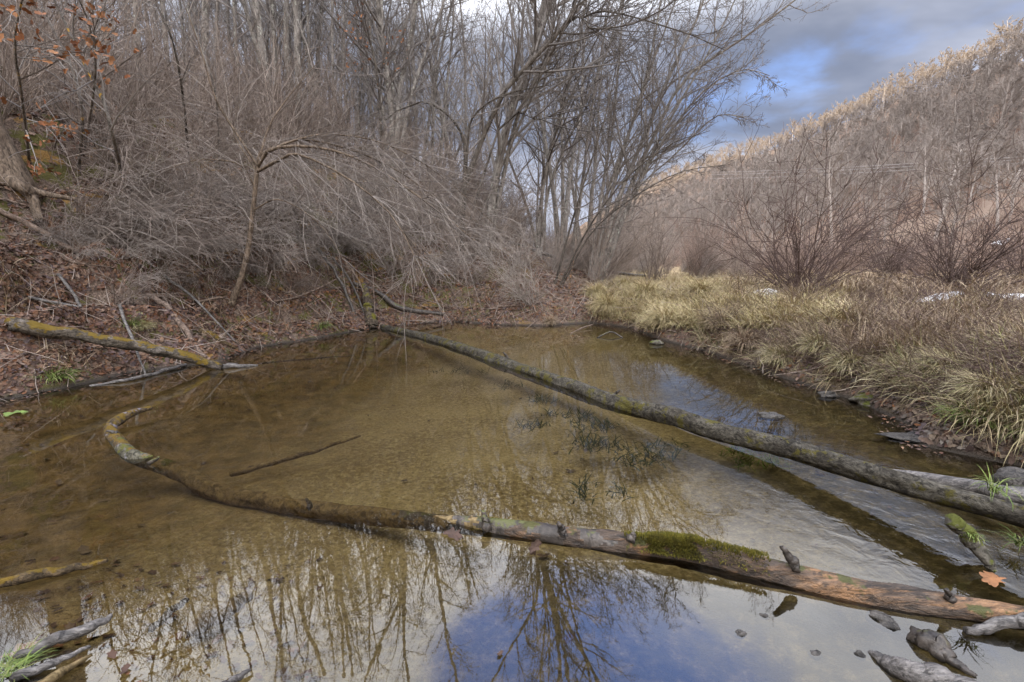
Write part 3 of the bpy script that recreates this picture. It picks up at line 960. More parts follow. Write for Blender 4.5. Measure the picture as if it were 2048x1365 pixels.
random.seed(404)
bk = [shrub_mesh(20, 1.8, 1.0, .009, .05, 8, seed=90 + k, bend=(-.2, -.3), twl=.35, wob=.12) for k in range(2)]
br = [shrub('bank_shrub', 'pale twiggy shrub on the leafy bank behind the pond', 'shrub', bk[k], M['whip'], (0, 0, 0), 'pale shrubs on the far bank') for k in range(2)]
for i in range(26):
    b0 = hit(random.uniform(780, 1230), random.uniform(455, 560)); sc_ = random.uniform(.45, .95)
    if i < 2:
        br[i].location = b0; br[i].scale = (sc_,) * 3
    else:
        copy_tree(br[i % 2], b0, random.uniform(0, 6.28), sc_)

# ---- the small arching tree on the left bank
random.seed(77)
b0 = hit(463, 612)
Yh = b0[1]
root = thing('arching_tree', 'small crooked tree on the left bank with pale branches arching over the pond', 'tree', b0)
tr, cr = Tubes(), Tubes()
P, q = smooth_path([b0] + to_world([(490, 530), (505, 430), (515, 335), (522, 305)], Yh), [.06, .05, .042, .038, .034], 20)
tr.add([tuple(v) for v in P], [v * .8 for v in q], 10)
limbs = [([(515, 335), (545, 298), (640, 296), (740, 330), (860, 410), (950, 482)], .028, -.6), ([(512, 345), (560, 320), (600, 310), (700, 360), (790, 440), (850, 560)], .024, -1.2),
         ([(518, 320), (540, 250), (580, 190), (640, 120)], .016, .4), ([(514, 330), (455, 240), (428, 190), (400, 95), (365, 0)], .018, -.3),
         ([(512, 340), (470, 275), (470, 250), (480, 200)], .014, .3), ([(520, 310), (600, 280), (700, 300), (800, 345), (900, 420)], .02, .3),
         ([(512, 380), (480, 330), (400, 320), (330, 340)], .014, -.5), ([(535, 300), (640, 270), (760, 285), (880, 350), (1000, 460)], .016, .2),
         ([(508, 420), (560, 400), (640, 450), (700, 540)], .012, -.6)]
spec_min[0] = .0028
for path, r0, dY in limbs:
    P, q = smooth_path(to_world(path, Yh, dY), [r0] * len(path), 14)
    pts = [tuple(v) for v in P]
    tr.add(pts, [r0 * (1 - .75 * i / 13) for i in range(14)], 6)
    to_right = path[-1][0] > 700
    for i in range(48 if to_right else 7):
        j = random.randint(2, 12)
        a, c = pts[j], pts[j + 1]
        d = unit(tuple(c[m] - a[m] for m in range(3)))
        if to_right:
            d = unit((d[0] + random.uniform(.2, .9), d[1] - .2, d[2] - random.uniform(0, .7)))
        sh = shoot(a, stray(d, random.uniform(.2, 1.15)), random.uniform(.45, 2.1), 7, .085, (.03, -.01, -.055))
        cr.add(sh, [.0056 * (1 - .6 * m / 7) for m in range(8)], 3)
        for k in range(6):
            j2 = random.randint(1, 5); a2, c2 = sh[j2], sh[j2 + 1]
            d2 = unit(tuple(c2[m] - a2[m] for m in range(3)))
            s2 = shoot(a2, stray(d2, random.uniform(.35, 1.1)), random.uniform(.12, .5), 3, .14, (0, 0, -.04))
            cr.add(s2, [.0028, .0026, .0022, .0015], 3)
tr.build('trunk', [M['oak']], root, b0)
cr.build('crown', [M['whip']], root, b0)

# drooping whips on the bank between the arching tree and the far shore
for k, (px, py, lab) in enumerate([(650, 500, 'mound of pale drooping whips right of the arching tree'), (760, 500, 'pale drooping whips hanging towards the fallen branch'), (590, 470, 'mound of bent pale whips just behind the arching tree'),
                                   (850, 480, 'grey drooping whips above the leaf covered far bank'), (330, 420, 'arching whips over the mossy ledge on the left slope'), (240, 370, 'thin arching whips beside the mossy left slope'),
                                   (700, 430, 'rounded mound of pale whips against the sky gap'), (420, 380, 'dense pale whips left of the crooked small trunk')]):
    b0 = hit(px, py)
    shrub('drooping_shrub', lab, 'shrub', shrub_mesh(26, 2.3, .7, .0055, .11, 10, seed=60 + k, bend=(.6, -.5), twl=.3), M['whip'] if k % 2 == 0 else M['brush'], b0)

random.seed(303)
dk = [shrub_mesh(26, 2.2, .7, .0065, .12, 6, seed=80 + k, bend=(.8, -.4), twl=.32, wob=.11) for k in range(3)]
dr = [shrub('drooping_shrub', 'fine drooping whips hanging over the leafy left bank', 'shrub', dk[k], M['whip' if k else 'brush'], (0, 0, 0), 'drooping shrubs over the left bank') for k in range(3)]
for i in range(66):
    px = random.uniform(150, 960); py = random.uniform(400, 470 + 90 * min(1, px / 500))
    sc_ = random.uniform(.45, .9)
    if i >= 44:
        px = random.uniform(90, 760); py = random.uniform(470, 585); sc_ = random.uniform(.28, .5)
    b0 = hit(px, py)
    if i < 3:
        dr[i].location = b0; dr[i].scale = (sc_,) * 3
    else:
        copy_tree(dr[i % 3], b0, random.uniform(-.9, .9), sc_)

# ------------------------------------------------------------------ the big trunk at the left picture edge
b0 = hit(5, 372)
root = thing('oak_tree', 'thick brown trunk cut off by the left picture edge', 'tree', b0)
X, Y, Z = b0
log_mesh('trunk', [(.10, -.1, -.6), (.08, -.05, -.05), (.02, -.05, .35), (-.10, -.05, .95), (-.30, .05, 2.2), (-.55, .05, 5.5)], [.32, .28, .225, .20, .18, .13], [M['oak']], 80, 22, .2, .08, 3, root)
rg = [hit(*p_) for p_ in ((8, 374), (44, 388), (72, 410), (80, 440))]
log_mesh('root', [tuple(Vector(p_) - Vector(b0) + Vector((.02, -.05, u_))) for p_, u_ in zip(rg, (.10, .10, .09, .0))], [.11, .075, .06, .045], [M['oak']], 40, 12, .15, .2, 4, root)
log_mesh('root', [(-.1, -.1, .05), (.2, -.12, .0), (.55, -.05, -.12), (.9, .1, -.18)], [.10, .06, .04, .02], [M['oak']], 40, 12, .15, .2, 6, root)

# saplings near the left edge, with lichen and a few hanging leaves
def sapling(label, path, Y, r0, dY=0, leaf=0, mt='alder', name='lichened_sapling', cat='sapling'):
    p0 = hit(*path[0])
    pts = [p0] + to_world(path[1:], Y, dY)
    return stem_tree(name, label, cat, [(pts, r0, r0 * .3)], [(14, .15, .7, .3, .1, .02, 5), (6, .15, .7, .45, .14, -.01, 3)], M[mt], M['twig'], minr=.003,
                     leaves=(M['oak_leaf'], int(leaf * 1.3), .07, 0) if leaf else None)


lichen_bark = bark_mat('lichen_bark', (.15, .13, .115), (.30, .275, .25), 7, lichen=(.50, .30, .06), bump_d=.004)
M['lichen_bark'] = lichen_bark
sapling('grey sapling spotted with orange lichen, right one of two by the oak trunk', [(252, 385), (228, 280), (205, 200), (160, 110), (110, 0), (80, -80)], 5.6, .025, -.6, mt='lichen_bark')
sapling('grey sapling spotted with orange lichen, left one of two by the oak trunk', [(158, 345), (165, 230), (140, 130), (75, 0)], 6.2, .022, -.4, mt='lichen_bark')
sapling('young oak still holding orange brown leaves in the top left corner', [(60, 330), (45, 200), (30, 80), (60, -60)], 5.0, .016, -1.2, leaf=130, mt='lichen_bark')
sapling('bushy twig with orange dry leaves above the bank', [(110, 300), (120, 270), (150, 250)], 6.4, .012, 0, leaf=36)
sapling('thin branch with curled orange leaves hanging from the picture top', [(170, 300), (190, 160), (180, 60), (150, -20)], 5.4, .016, -.8, leaf=90)
sapling('slender white stem forking above the arching tree', [(440, 340), (432, 195), (400, 90), (360, -20)], 7.5, .014, -.3)
sapling('dark slanting sapling crossing the brush at upper left', [(380, 330), (355, 120), (310, 0), (290, -60)], 7.2, .02, 0, mt='alder_dark')

# ------------------------------------------------------------------ logs
Pz = on_z
root = thing('fallen_log', 'long straight mossy log lying right across the pond', 'log', Pz(1300, 810, .05))
o3 = Vector(root.location)


def rel(pts, o=None):
    o = o if o is not None else o3
    return [(p[0] - o[0], p[1] - o[1], p[2] - o[2]) for p in pts]


pts = [Pz(765, 657, .0), Pz(860, 679, .012), Pz(1000, 721, .02), Pz(1150, 770, .025), Pz(1300, 824, .04), Pz(1400, 851, .07), Pz(1500, 876, .09), Pz(1700, 938, .13), Pz(1880, 992, .16), Pz(2048, 1040, .18)]
e = Vector(pts[-1]) + (Vector(pts[-1]) - Vector(pts[-2])) * 2.2
pts.append(tuple(e))
log_mesh('trunk', rel(pts), [.055, .072, .084, .080, .070, .064, .060, .053, .047, .043, .042], [M['moss_log']], 300, 24, .22, .5, 8, root)
for k, (px, py, z0, dx_, dz_, r0) in enumerate([(1015, 716, .09, -.05, .07, .015), (1230, 790, .10, .03, .05, .012), (1565, 890, .14, -.03, .05, .011), (1790, 960, .19, .04, .04, .009)]):
    A = Vector(Pz(px, py, z0 - .03))
    log_mesh('branch_stub', rel([A, A + Vector((dx_ * .5, -.02, dz_ * .6)), A + Vector((dx_, -.03, dz_))]), [r0 * 1.3, r0, r0 * .6], [M['dark_wood']], 14, 9, .3, .3, 300 + k, root)

root = thing('sunken_log', 'crooked half sunken log with orange bare wood and a mossy curved end', 'log', Pz(1300, 1085, .03))
o3 = Vector(root.location)
near = [(300, 818, .06), (268, 826, .065), (240, 838, .055), (218, 856, .05), (232, 880, .035), (262, 912, .01), (310, 932, -.055), (365, 952, -.09), (420, 978, -.115), (520, 1000, -.13), (640, 1020, -.125), (760, 1035, -.095),
        (880, 1047, -.045), (980, 1056, -.005), (1130, 1074, .018), (1260, 1089, .022), (1400, 1106, .028), (1600, 1150, .03), (1800, 1186, .032), (2048, 1226, .035)]
pts = [Pz(*p) for p in near]
e = Vector(pts[-1]) + (Vector(pts[-1]) - Vector(pts[-2])) * 1.5
pts.append(tuple(e))
rads = [.016, .025, .036, .034, .040, .040, .043, .047, .050, .047, .044, .042, .040, .040, .042, .048, .058, .048, .044, .038, .036]
o = log_mesh('stem', rel(pts), rads, [M['ochre_log'], M['lichen_log'], M['silt_wood'], M['dark_wood'], M['bare_log']], 360, 24, .26, .5, 12, root)
me = o.data
pc = np.empty(len(me.polygons) * 3, np.float32); me.polygons.foreach_get('center', pc); pc = pc.reshape(-1, 3)
ix = np.minimum(np.arange(len(pc)) // 24, 358) / 358 * (len(pts) - 1)          # which control point the face lies by
ix = ix + 2.0 * fbm(pc[:, 0] * 12, pc[:, 1] * 12 + pc[:, 2] * 16, 3, 7)
me.polygons.foreach_set('material_index', np.digitize(ix, [4.6, 6.2, 11.8, 13.6]).astype(np.int32))
me.update()
for (a, b_, r0) in [((972, 1055, .03), (966, 1022, .09), .016), ((1128, 1070, .04), (1118, 1048, .10), .018), ((1592, 1135, .07), (1566, 1097, .14), .017), ((620, 1015, -.06), (612, 998, -.02), .012), ((236, 868, .06), (214, 862, .085), .012), ((300, 926, .0), (318, 915, .045), .011), ((1900, 1200, .05), (1893, 1180, .085), .012), ((1262, 1080, .06), (1266, 1066, .085), .014)]:
    log_mesh('branch_stub', rel([Pz(*a), tuple((Vector(Pz(*a)) + Vector(Pz(*b_))) / 2 + Vector((.004, 0, 0))), Pz(*b_)]), [r0 * 1.3, r0, r0 * .55], [M['dark_wood']], 14, 9, .25, .3, int(a[0]), root)
# moss cushions: tiny upright leaflets over the bark
mp, mn = [], []
LP, LR = smooth_path(pts, rads, 400)
LI = np.linspace(0, len(pts) - 1, 400) - 1
for i0, i1, cnt in [(14.25, 15.05, 11000), (15.0, 15.7, 1500), (13.9, 14.4, 700), (11.7, 12.2, 1000)]:
    t = i0 + (i1 - i0) * rng.beta(1.5, 1.5, cnt)
    c_ = np.stack([np.interp(t, LI, LP[:, k]) for k in range(3)], -1)
    c2 = np.stack([np.interp(t + .05, LI, LP[:, k]) for k in range(3)], -1)
    ax = c2 - c_; ax /= np.linalg.norm(ax, axis=1, keepdims=True)
    u = np.cross(ax, [0, 0, 1.]); u /= np.linalg.norm(u, axis=1, keepdims=True); v = np.cross(u, ax)
    an = rng.beta(1.5, 1.5, cnt)[:, None] * np.pi
    n_ = np.cos(an) * u + np.sin(an) * v
    f_ = (t - i0) / (i1 - i0)
    rad_ = (np.interp(t, LI, LR) * (.98 + .12 * np.sin(np.pi * f_) ** .7 * vnoise(t * 22, an[:, 0] * 3, 4) * (cnt > 5000)))[:, None]
    mp.append(c_ + n_ * rad_); mn.append(n_)
mp, mn = np.concatenate(mp), np.concatenate(mn)
kp = vnoise(mp[:, 0] * 26 + mp[:, 2] * 30, mp[:, 1] * 26, 17) + .25 * rng.uniform(size=len(mp)) > .42
mp, mn = mp[kp], mn[kp]
ln = rng.uniform(.003, .008, len(mp))[:, None]
tip = mp + (mn + rng.normal(0, .4, mp.shape)) * ln
P = np.stack([mp - mn * .008, (mp + tip) / 2, tip], 1) - np.array(o3)
S = rng.normal(size=mp.shape); S /= np.linalg.norm(S, axis=1, keepdims=True)
ribbons('moss', P, S[:, None, :].repeat(3, 1), np.array([[.0028, .0022, .0006]]).repeat(len(mp), 0), [M['moss']], root)

root = thing('fallen_log', 'short rotten mossy log lying on the left bank down to the water', 'log', hit(240, 700))
o3 = Vector(root.location)
g = lambda px, py, up=.0: (lambda h: (h[0], h[1], h[2] + up))(hit(px, py))
log_mesh('trunk', rel([tuple(Vector(g(30, 668, .06)).lerp(Vector(Pz(440, 732, .03)), f_) + Vector((0, 0, u_))) for f_, u_ in ((0, 0), (.3, .03), (.6, .05), (.82, .03), (1, 0))]), [.07, .058, .052, .050, .042], [M['rotten_log']], 90, 18, .35, .2, 21, root)
log_mesh('broken_end', rel([Pz(420, 730, .03), Pz(465, 733, .02), Pz(515, 731, .005)]), [.045, .03, .01], [M['grey_wood']], 30, 12, .3, .3, 22, root)


def stick(name, label, cat, pts, rads, mat, n=40, sides=10, rough=.15, wob=.4, seed=0, group=None):
    o = log_mesh(name, pts, rads, [M[mat]], n, sides, rough, wob, seed)
    return tag(o, label, cat, group)


stick('leaning_branch', 'brown branch leaning down the left bank onto the rotten log', 'branch', [tuple(Vector(g(300, 608, .12)).lerp(Vector(Pz(407, 716, .06)), f_) + Vector((0, 0, u_))) for f_, u_ in ((0, 0), (.35, .12), (.7, .09), (1, 0))], [.03, .036, .034, .028], 'stick', seed=31)
stick('mossy_branch', 'stubby yellow mossy branch pointing at the water right of the leaning branch', 'branch', [g(400, 668, .03), g(430, 680, .03), Pz(484, 704, .01)], [.05, .04, .008], 'ochre_log', seed=32)
stick('shore_log', 'short green mossed log floating against the left shore', 'log', [Pz(535, 681, .01), Pz(590, 675, .02), Pz(638, 668, .025)], [.05, .05, .045], 'mossy_stone', seed=33)
stick('wet_branch', 'grey wet branch lying half in the water below the rotten log', 'branch', [Pz(180, 772, .0), Pz(260, 760, .015), Pz(330, 742, .015), Pz(372, 730, .02)], [.012, .018, .02, .016], 'grey_wood', seed=34)
stick('root_branch', 'long pale orange branch lying down the left slope below the oak root', 'branch', [g(-10, 432, .05), g(70, 470, .05), g(150, 508, .04), g(220, 550, .04)], [.03, .035, .028, .015], 'stick', seed=35)
stick('root_branch', 'second thin branch just below the pale orange one on the slope', 'branch', [g(55, 480, .05), g(110, 500, .03), g(140, 530, .05), g(230, 545, .02)], [.012, .016, .014, .01], 'stick', seed=36)
stick('fallen_branch', 'bent dark branch lying on the far bank beside the dead roots', 'branch', [g(706, 578, .12), g(760, 600, .10), g(800, 622, .06), g(885, 634, .03)], [.045, .05, .06, .035], 'dark_wood', seed=37)
for k, (a, b_, r0, lab) in enumerate([((640, 545), (722, 664), .03, 'thick dead stem slanting into the water, leftmost of the dead cluster'), ((668, 560), (742, 662), .02, 'dead stem beside the leftmost one of the cluster'),
                                      ((690, 560), (752, 660), .016, 'thin dead stem in the middle of the dead cluster'), ((742, 545), (750, 660), .012, 'upright thin dead stem at the right of the dead cluster')]):
    A = g(a[0], a[1], .40); B = Pz(b_[0], b_[1], -.05)
    mid = tuple((Vector(A) + Vector(B)) / 2 + Vector((.03, 0, .16)))
    stick('dead_stem', lab, 'branch', [A, mid, B], [r0, r0, r0 * .9], 'dark_wood' if k < 2 else 'stick', seed=40 + k)
stick('mossy_stump', 'leaning stump with patchy moss behind the dead stems', 'stump', [g(742, 655, -.05), g(738, 625, .1), g(730, 590, .15)], [.14, .10, .06], 'mossy_wood', 40, 16, .25, .3, 46)
stick('back_log', 'dark fallen trunk lying behind the far bank, right of the grey shrub', 'log', [g(1010, 490, .1), g(1100, 520, .12), g(1200, 548, .1), g(1290, 558, .08)], [.05, .06, .055, .04], 'dark_wood', seed=47)
stick('back_log', 'upper dark fallen trunk half hidden in the brush behind the far bank', 'log', [g(975, 470, .15), g(1080, 488, .15), g(1170, 498, .12)], [.05, .05, .04], 'dark_wood', seed=48)
stick('broken_sapling', 'thin orange broken stick standing on the far bank', 'stick', [g(1137, 592, -.03), tuple(Vector(g(1137, 592)) + Vector((.05, 0, .5))), tuple(Vector(g(1137, 592)) + Vector((.10, 0, .75)))], [.02, .018, .008], 'bare_log', seed=49)
stick('broken_sapling', 'pale thin dead stick slanting up from the leaves on the far bank', 'stick', [g(975, 600, -.03), tuple(Vector(g(975, 600)) + Vector((.25, 0, .4))), tuple(Vector(g(975, 600)) + Vector((.45, .0, .8)))], [.012, .012, .006], 'stick', seed=50)

random.seed(717)
for px, py, ln_, an_, lab in [(120, 560, 1.0, -.5, 'fallen stick across the litter below the oak root'), (60, 610, .8, .3, 'fallen stick at the left edge above the rotten log'), (330, 560, 1.2, -.3, 'long fallen stick left of the arching tree foot'),
                              (400, 610, .7, .5, 'short fallen stick left of the arching tree foot'), (560, 570, 1.1, -.2, 'fallen stick right of the arching tree foot'), (240, 620, .9, -.7, 'fallen stick above the small green tuft on the left bank'),
                              (820, 600, .9, .1, 'fallen stick among the leaves of the far bank'), (980, 625, .7, -.3, 'fallen stick near the far waterline')]:
    A = Vector(g(px, py, .05)); B = A + Vector((math.cos(an_), math.sin(an_), 0)) * ln_; B.z = hz(B.x, B.y) + .05
    Mm = A.lerp(B, .5); Mm.z = max(Mm.z, hz(Mm.x, Mm.y) + .05)
    stick('fallen_stick', lab, 'stick', [tuple(A), tuple(Mm), tuple(B)], [.018, .016, .008], 'stick' if px % 3 else 'grey_wood', seed=px)
q0 = [g(540, 612, .03), g(600, 606, .10), g(665, 590, .22), g(728, 560, .35)]
stick('hanging_branch', 'bare curved branch lying along the left shore before the dead stems', 'branch', q0, [.012, .014, .013, .008], 'stick', seed=70)
stick('exposed_root', 'thin root crossing the mossy ledge at the left edge', 'root', [g(0, 415, .08), g(60, 425, .05), g(140, 445, .05), g(230, 470, .04)], [.014, .013, .011, .006], 'stick', seed=71)
stick('exposed_root', 'crooked root hanging over the ochre hollow on the left bank', 'root', [g(150, 520, .05), g(190, 560, .06), g(200, 600, .05), g(240, 640, .03)], [.016, .015, .012, .007], 'stick', seed=72)
# sticks in the water, lower left
stick('pale_stick', 'pale stick poking in from the left edge above the shallow water', 'stick', [Pz(-60, 1180, .0), Pz(60, 1156, .012), Pz(150, 1137, .012), Pz(214, 1122, .008)], [.016, .02, .015, .007], 'ochre_log', seed=51)
stick('driftwood_stick', 'grey split stick, upper one of three in the lower left corner', 'stick', [Pz(40, 1310, .01), Pz(110, 1280, .02), Pz(180, 1256, .025), Pz(222, 1232, .035)], [.014, .019, .017, .008], 'grey_wood', seed=52)
stick('driftwood_stick', 'dark grey stick, middle one of three in the lower left corner', 'stick', [Pz(30, 1350, .01), Pz(100, 1330, .015), Pz(178, 1294, .015)], [.014, .012, .005], 'grey_wood', seed=53)
stick('driftwood_stick', 'smooth brown grey stick, lowest of three in the lower left corner', 'stick', [Pz(60, 1380, .01), Pz(120, 1345, .015), Pz(178, 1312, .01)], [.016, .014, .005], 'silt_wood', seed=54)
stick('driftwood_stick', 'pale broken stick end at the bottom picture edge', 'stick', [Pz(430, 1385, .0), Pz(470, 1358, .01), Pz(500, 1340, .012)], [.01, .011, .004], 'grey_wood', seed=55)
stick('sunken_stick', 'straight brown stick sunk in the middle of the pond', 'stick', [Pz(462, 950, -.12), Pz(590, 915, -.10), Pz(720, 872, -.09)], [.016, .018, .008], 'silt_wood', seed=56)
stick('sunken_stick', 'dark sunken twig below the pale stick in the shallows', 'stick', [Pz(300, 1260, -.05), Pz(340, 1225, -.04), Pz(375, 1200, -.03)], [.01, .014, .01], 'dark_wood', seed=57)
stick('sunken_stick', 'wide sand coloured slab of wood sunk at the lower left', 'stick', [Pz(380, 1265, -.05), Pz(440, 1225, -.045), Pz(495, 1190, -.04)], [.025, .032, .02], 'silt_wood', seed=58)
stick('sunken_stick', 'long thin dark branch sunk near the rotten log', 'stick', [Pz(515, 728, -.05), Pz(620, 718, -.06), Pz(700, 712, -.08)], [.012, .012, .006], 'dark_wood', seed=59)
# right side
stick('grey_pole', 'smooth grey pole lying behind the right end of the long log', 'log', [Pz(1740, 940, .03), Pz(1850, 958, .06), Pz(1960, 978, .09), Pz(2048, 992, .11), tuple(Vector(Pz(2048, 992, .11)) + Vector((.6, -.2, .05)))], [.02, .035, .04, .042, .045], 'grey_wood', 60, 14, .08, .2, 61)
stick('mossy_stub', 'stub of branch with green moss under the long log', 'branch', [Pz(1905, 1045, .14), Pz(1940, 1080, .08), Pz(1965, 1115, .03), Pz(1988, 1150, -.02)], [.03, .03, .022, .014], 'mossy_stone', 30, 12, .2, .3, 62)
stick('grey_branch', 'short grey branch lying against the near log at the right edge', 'branch', [Pz(1935, 1262, .012), Pz(1990, 1252, .025), Pz(2060, 1238, .05)], [.012, .018, .02], 'grey_wood', 30, 12, .12, .3, 63)
stick('drift_log', 'wet pointed log sloping out of the water at the bottom right', 'log', [Pz(1738, 1304, .0), Pz(1790, 1332, .012), Pz(1870, 1368, .02), Pz(1990, 1420, .02)], [.006, .026, .04, .045], 'grey_wood', 50, 14, .2, .3, 64)
stick('drift_log', 'split dark wood slab beside the pointed log at the bottom right', 'log', [Pz(1822, 1268, .012), Pz(1870, 1290, .02), Pz(1905, 1322, .012), Pz(1950, 1352, .0)], [.022, .03, .016, .006], 'dark_wood', 40, 12, .3, .4, 65)
# thin floating twigs near the far shore
stick('bent_twig', 'black twig bent to a point above its reflection near the far shore', 'twig', [Pz(1195, 676, .0), Pz(1222, 664, .07), Pz(1245, 676, .0)], [.012, .012, .012], 'dark_wood', 20, 8, .1, .2, 66)
stick('floating_twig', 'forked pale twig at the far waterline left of the bent twig', 'twig', [Pz(1140, 668, .0), Pz(1165, 656, .03), Pz(1185, 650, .05)], [.008, .012, .01], 'stick', 20, 8, .1, .2, 67)
stick('floating_twig', 'pale curved twig standing in the far shallows', 'twig', [Pz(1050, 660, .0), Pz(1075, 640, .1), Pz(1090, 628, .2)], [.008, .01, .008], 'stick', 20, 8, .1, .2, 68)


# ------------------------------------------------------------------ stones
def stone(label, px, py, sx, sy, sz_, mat='stone', z=-.006, seed=0, rz=0.0, name='stone'):
    u = np.linspace(0, 2 * np.pi, 22, endpoint=False); v = np.linspace(-np.pi / 2, np.pi / 2, 13)[1:-1]
    Ug, Vg = np.meshgrid(u, v)
    X, Y, Z = np.cos(Ug) * np.cos(Vg), np.sin(Ug) * np.cos(Vg), np.sin(Vg)
    r_ = 1 + .55 * fbm(X * 1.2 + 7 + seed, Y * 1.2 + Z * 1.5 + 3, 4, seed)
    Vt = np.stack([X * r_ * sx, Y * r_ * sy, Z * r_ * sz_], -1).reshape(-1, 3)
    nu = len(u); nvr = len(v)
    idx = np.arange(nu * nvr).reshape(nvr, nu)
    F = np.stack([idx[:-1], np.roll(idx, -1, 1)[:-1], np.roll(idx, -1, 1)[1:], idx[1:]], -1).reshape(-1, 4)
    flat = list(F.ravel()); sizes = [4] * len(F)
    Vt = np.vstack([Vt, [0, 0, -sz_], [0, 0, sz_]])
    for k in range(nu):
        k2 = (k + 1) % nu
        flat += [idx[0, k2], idx[0, k], len(Vt) - 2]; flat += [idx[-1, k], idx[-1, k2], len(Vt) - 1]; sizes += [3, 3]
    o = link(name, raw_mesh(name, Vt, flat, sizes, [M[mat]]), None, Pz(px, py, z))
    o.rotation_euler = (0, 0, rz)
    return tag(o, label, 'stone')


stone('rough dark stone breaking the water below the near log', 1765, 1243, .035, .05, .022, seed=1, rz=.6)
stone('small stone in the blue reflection, nearest the near log', 1527, 1233, .014, .012, .010, seed=2)
stone('small brown stone left of the two others in the blue reflection', 1480, 1270, .018, .014, .012, seed=3)
stone('small round stone at the edge of the blue reflection', 1630, 1309, .020, .014, .012, seed=4)
stone('small pointed stone beside the tip of the pointed log', 1721, 1312, .016, .013, .013, seed=5)
stone('pale stone lying in the water behind the long log', 1540, 832, .10, .07, .035, seed=6, z=-.005)
stone('green and yellow mossed stone at the right shore', 1748, 802, .22, .13, .07, 'mossy_stone', .01, 7, .3)
stone('broad flat grey stone at the waterline on the right', 1905, 880, .34, .15, .028, 'stone', .005, 8, -.25)
stone('grey stone behind the grey pole at the right edge', 2038, 968, .10, .08, .07, 'stone', .02, 9)
stone('small dark flat stone below the overhanging grass', 1655, 790, .09, .06, .03, 'stone', .01, 10)
stone('small yellowish stone on the shore right of the tussocks', 1312, 686, .10, .07, .045, 'mossy_stone', .02, 11)

SNOW = [hit(2020, 598), hit(1532, 587), hit(1880, 598)]
# ------------------------------------------------------------------ leaf litter, twigs, grass (uncountable)
def normals(x, y, e=.04):
    a = (height(x + e, y) - height(x - e, y)) / (2 * e); b_ = (height(x, y + e) - height(x, y - e)) / (2 * e)
    n = np.stack([-a, -b_, np.ones_like(a)], -1)
    return n / np.linalg.norm(n, axis=1, keepdims=True)


def scatter_px(n, x0, x1, y0, y1, tmin=.6):
    """random ground points, about evenly spread over a piece of the view (their place is on the ground)"""
    px = rng.uniform(x0, x1, n); py = rng.uniform(y0, y1, n)
    u, v = (px - CX) / FPX, (CY - py) / FPX
    ry, rw = CP + SP * v, -SP + CP * v
    t = np.geomspace(tmin, 45, 130)
    zz = CAMZ + rw[:, None] * t - height(u[:, None] * t, ry[:, None] * t)
    below = zz < 0
    k = np.argmax(below, 1); ok = below.any(1) & (k > 0)
    a = np.take_along_axis(zz, np.maximum(k - 1, 0)[:, None], 1)[:, 0]; b_ = np.take_along_axis(zz, k[:, None], 1)[:, 0]
    f = np.clip(a / (a - b_ + 1e-9), 0, 1)
    tt = t[np.maximum(k - 1, 0)] * (1 - f) + t[k] * f
    return (u * tt)[ok], (ry * tt)[ok]


xs = rng.uniform(-14, 4.5, 240000); ys = rng.uniform(2.5, 17, 240000)
d = shore_dist(xs, ys)
w = sstep(4.0, 1.0, xs)
keep = (d > .02) & (rng.uniform(size=len(xs)) < w * (.35 + .65 * sstep(.35, .6, vnoise(xs * 1.1, ys * 1.1, 77))) * sstep(12, 2.5, d)) & (np.abs(xs) < ys * 1.25 + 1)
xs, ys = xs[keep], ys[keep]
xs, ys = xs[:75000], ys[:75000]
n_ = normals(xs, ys)
k = (n_[:, 2] > .58) | (rng.uniform(size=len(xs)) < .45); xs, ys, n_ = xs[k], ys[k], n_[k]
n_ = n_ + rng.normal(0, .42, (len(xs), 3))
p_ = np.stack([xs, ys, height(xs, ys) + rng.uniform(.004, .03, len(xs))], -1)
tag(leaf_cloud('leaf_litter', p_, n_, rng.uniform(.03, .09, len(xs)), [M['litter']]), 'brown and grey fallen leaves covering the banks', 'leaves', kind='stuff')
xs, ys = scatter_px(14000, 0, 1300, 560, 800)
d = shore_dist(xs, ys); k = (d > .0) & (d < .7); xs, ys = xs[k], ys[k]
tag(leaf_cloud('leaf_litter', np.stack([xs, ys, height(xs, ys) + rng.uniform(.004, .02, len(xs))], -1), normals(xs, ys) + rng.normal(0, .4, (len(xs), 3)), rng.uniform(.035, .09, len(xs)), [M['litter']]),
    'damp brown leaves fringing the waterline', 'leaves', kind='stuff')
xs, ys = scatter_px(15000, 0, 1000, 430, 660)
n_ = normals(xs, ys)
tag(leaf_cloud('leaf_litter', np.stack([xs, ys, height(xs, ys) + rng.uniform(.005, .03, len(xs))], -1), n_ + rng.normal(0, .45, (len(xs), 3)), rng.uniform(.03, .10, len(xs)), [M['litter']]),
    'curled brown leaves drifted under the brush of the left slope', 'leaves', kind='stuff')
# litter on the right bank
xs, ys = scatter_px(6500, 1380, 2400, 560, 930)
d = shore_dist(xs, ys); k = d > .02; xs, ys = xs[k], ys[k]
tag(leaf_cloud('leaf_litter', np.stack([xs, ys, height(xs, ys) + .02], -1), normals(xs, ys) + rng.normal(0, .35, (len(xs), 3)), rng.uniform(.02, .065, len(xs)), [M['litter_grey']]),
    'brown leaves caught in the grass of the right bank', 'leaves', kind='stuff')
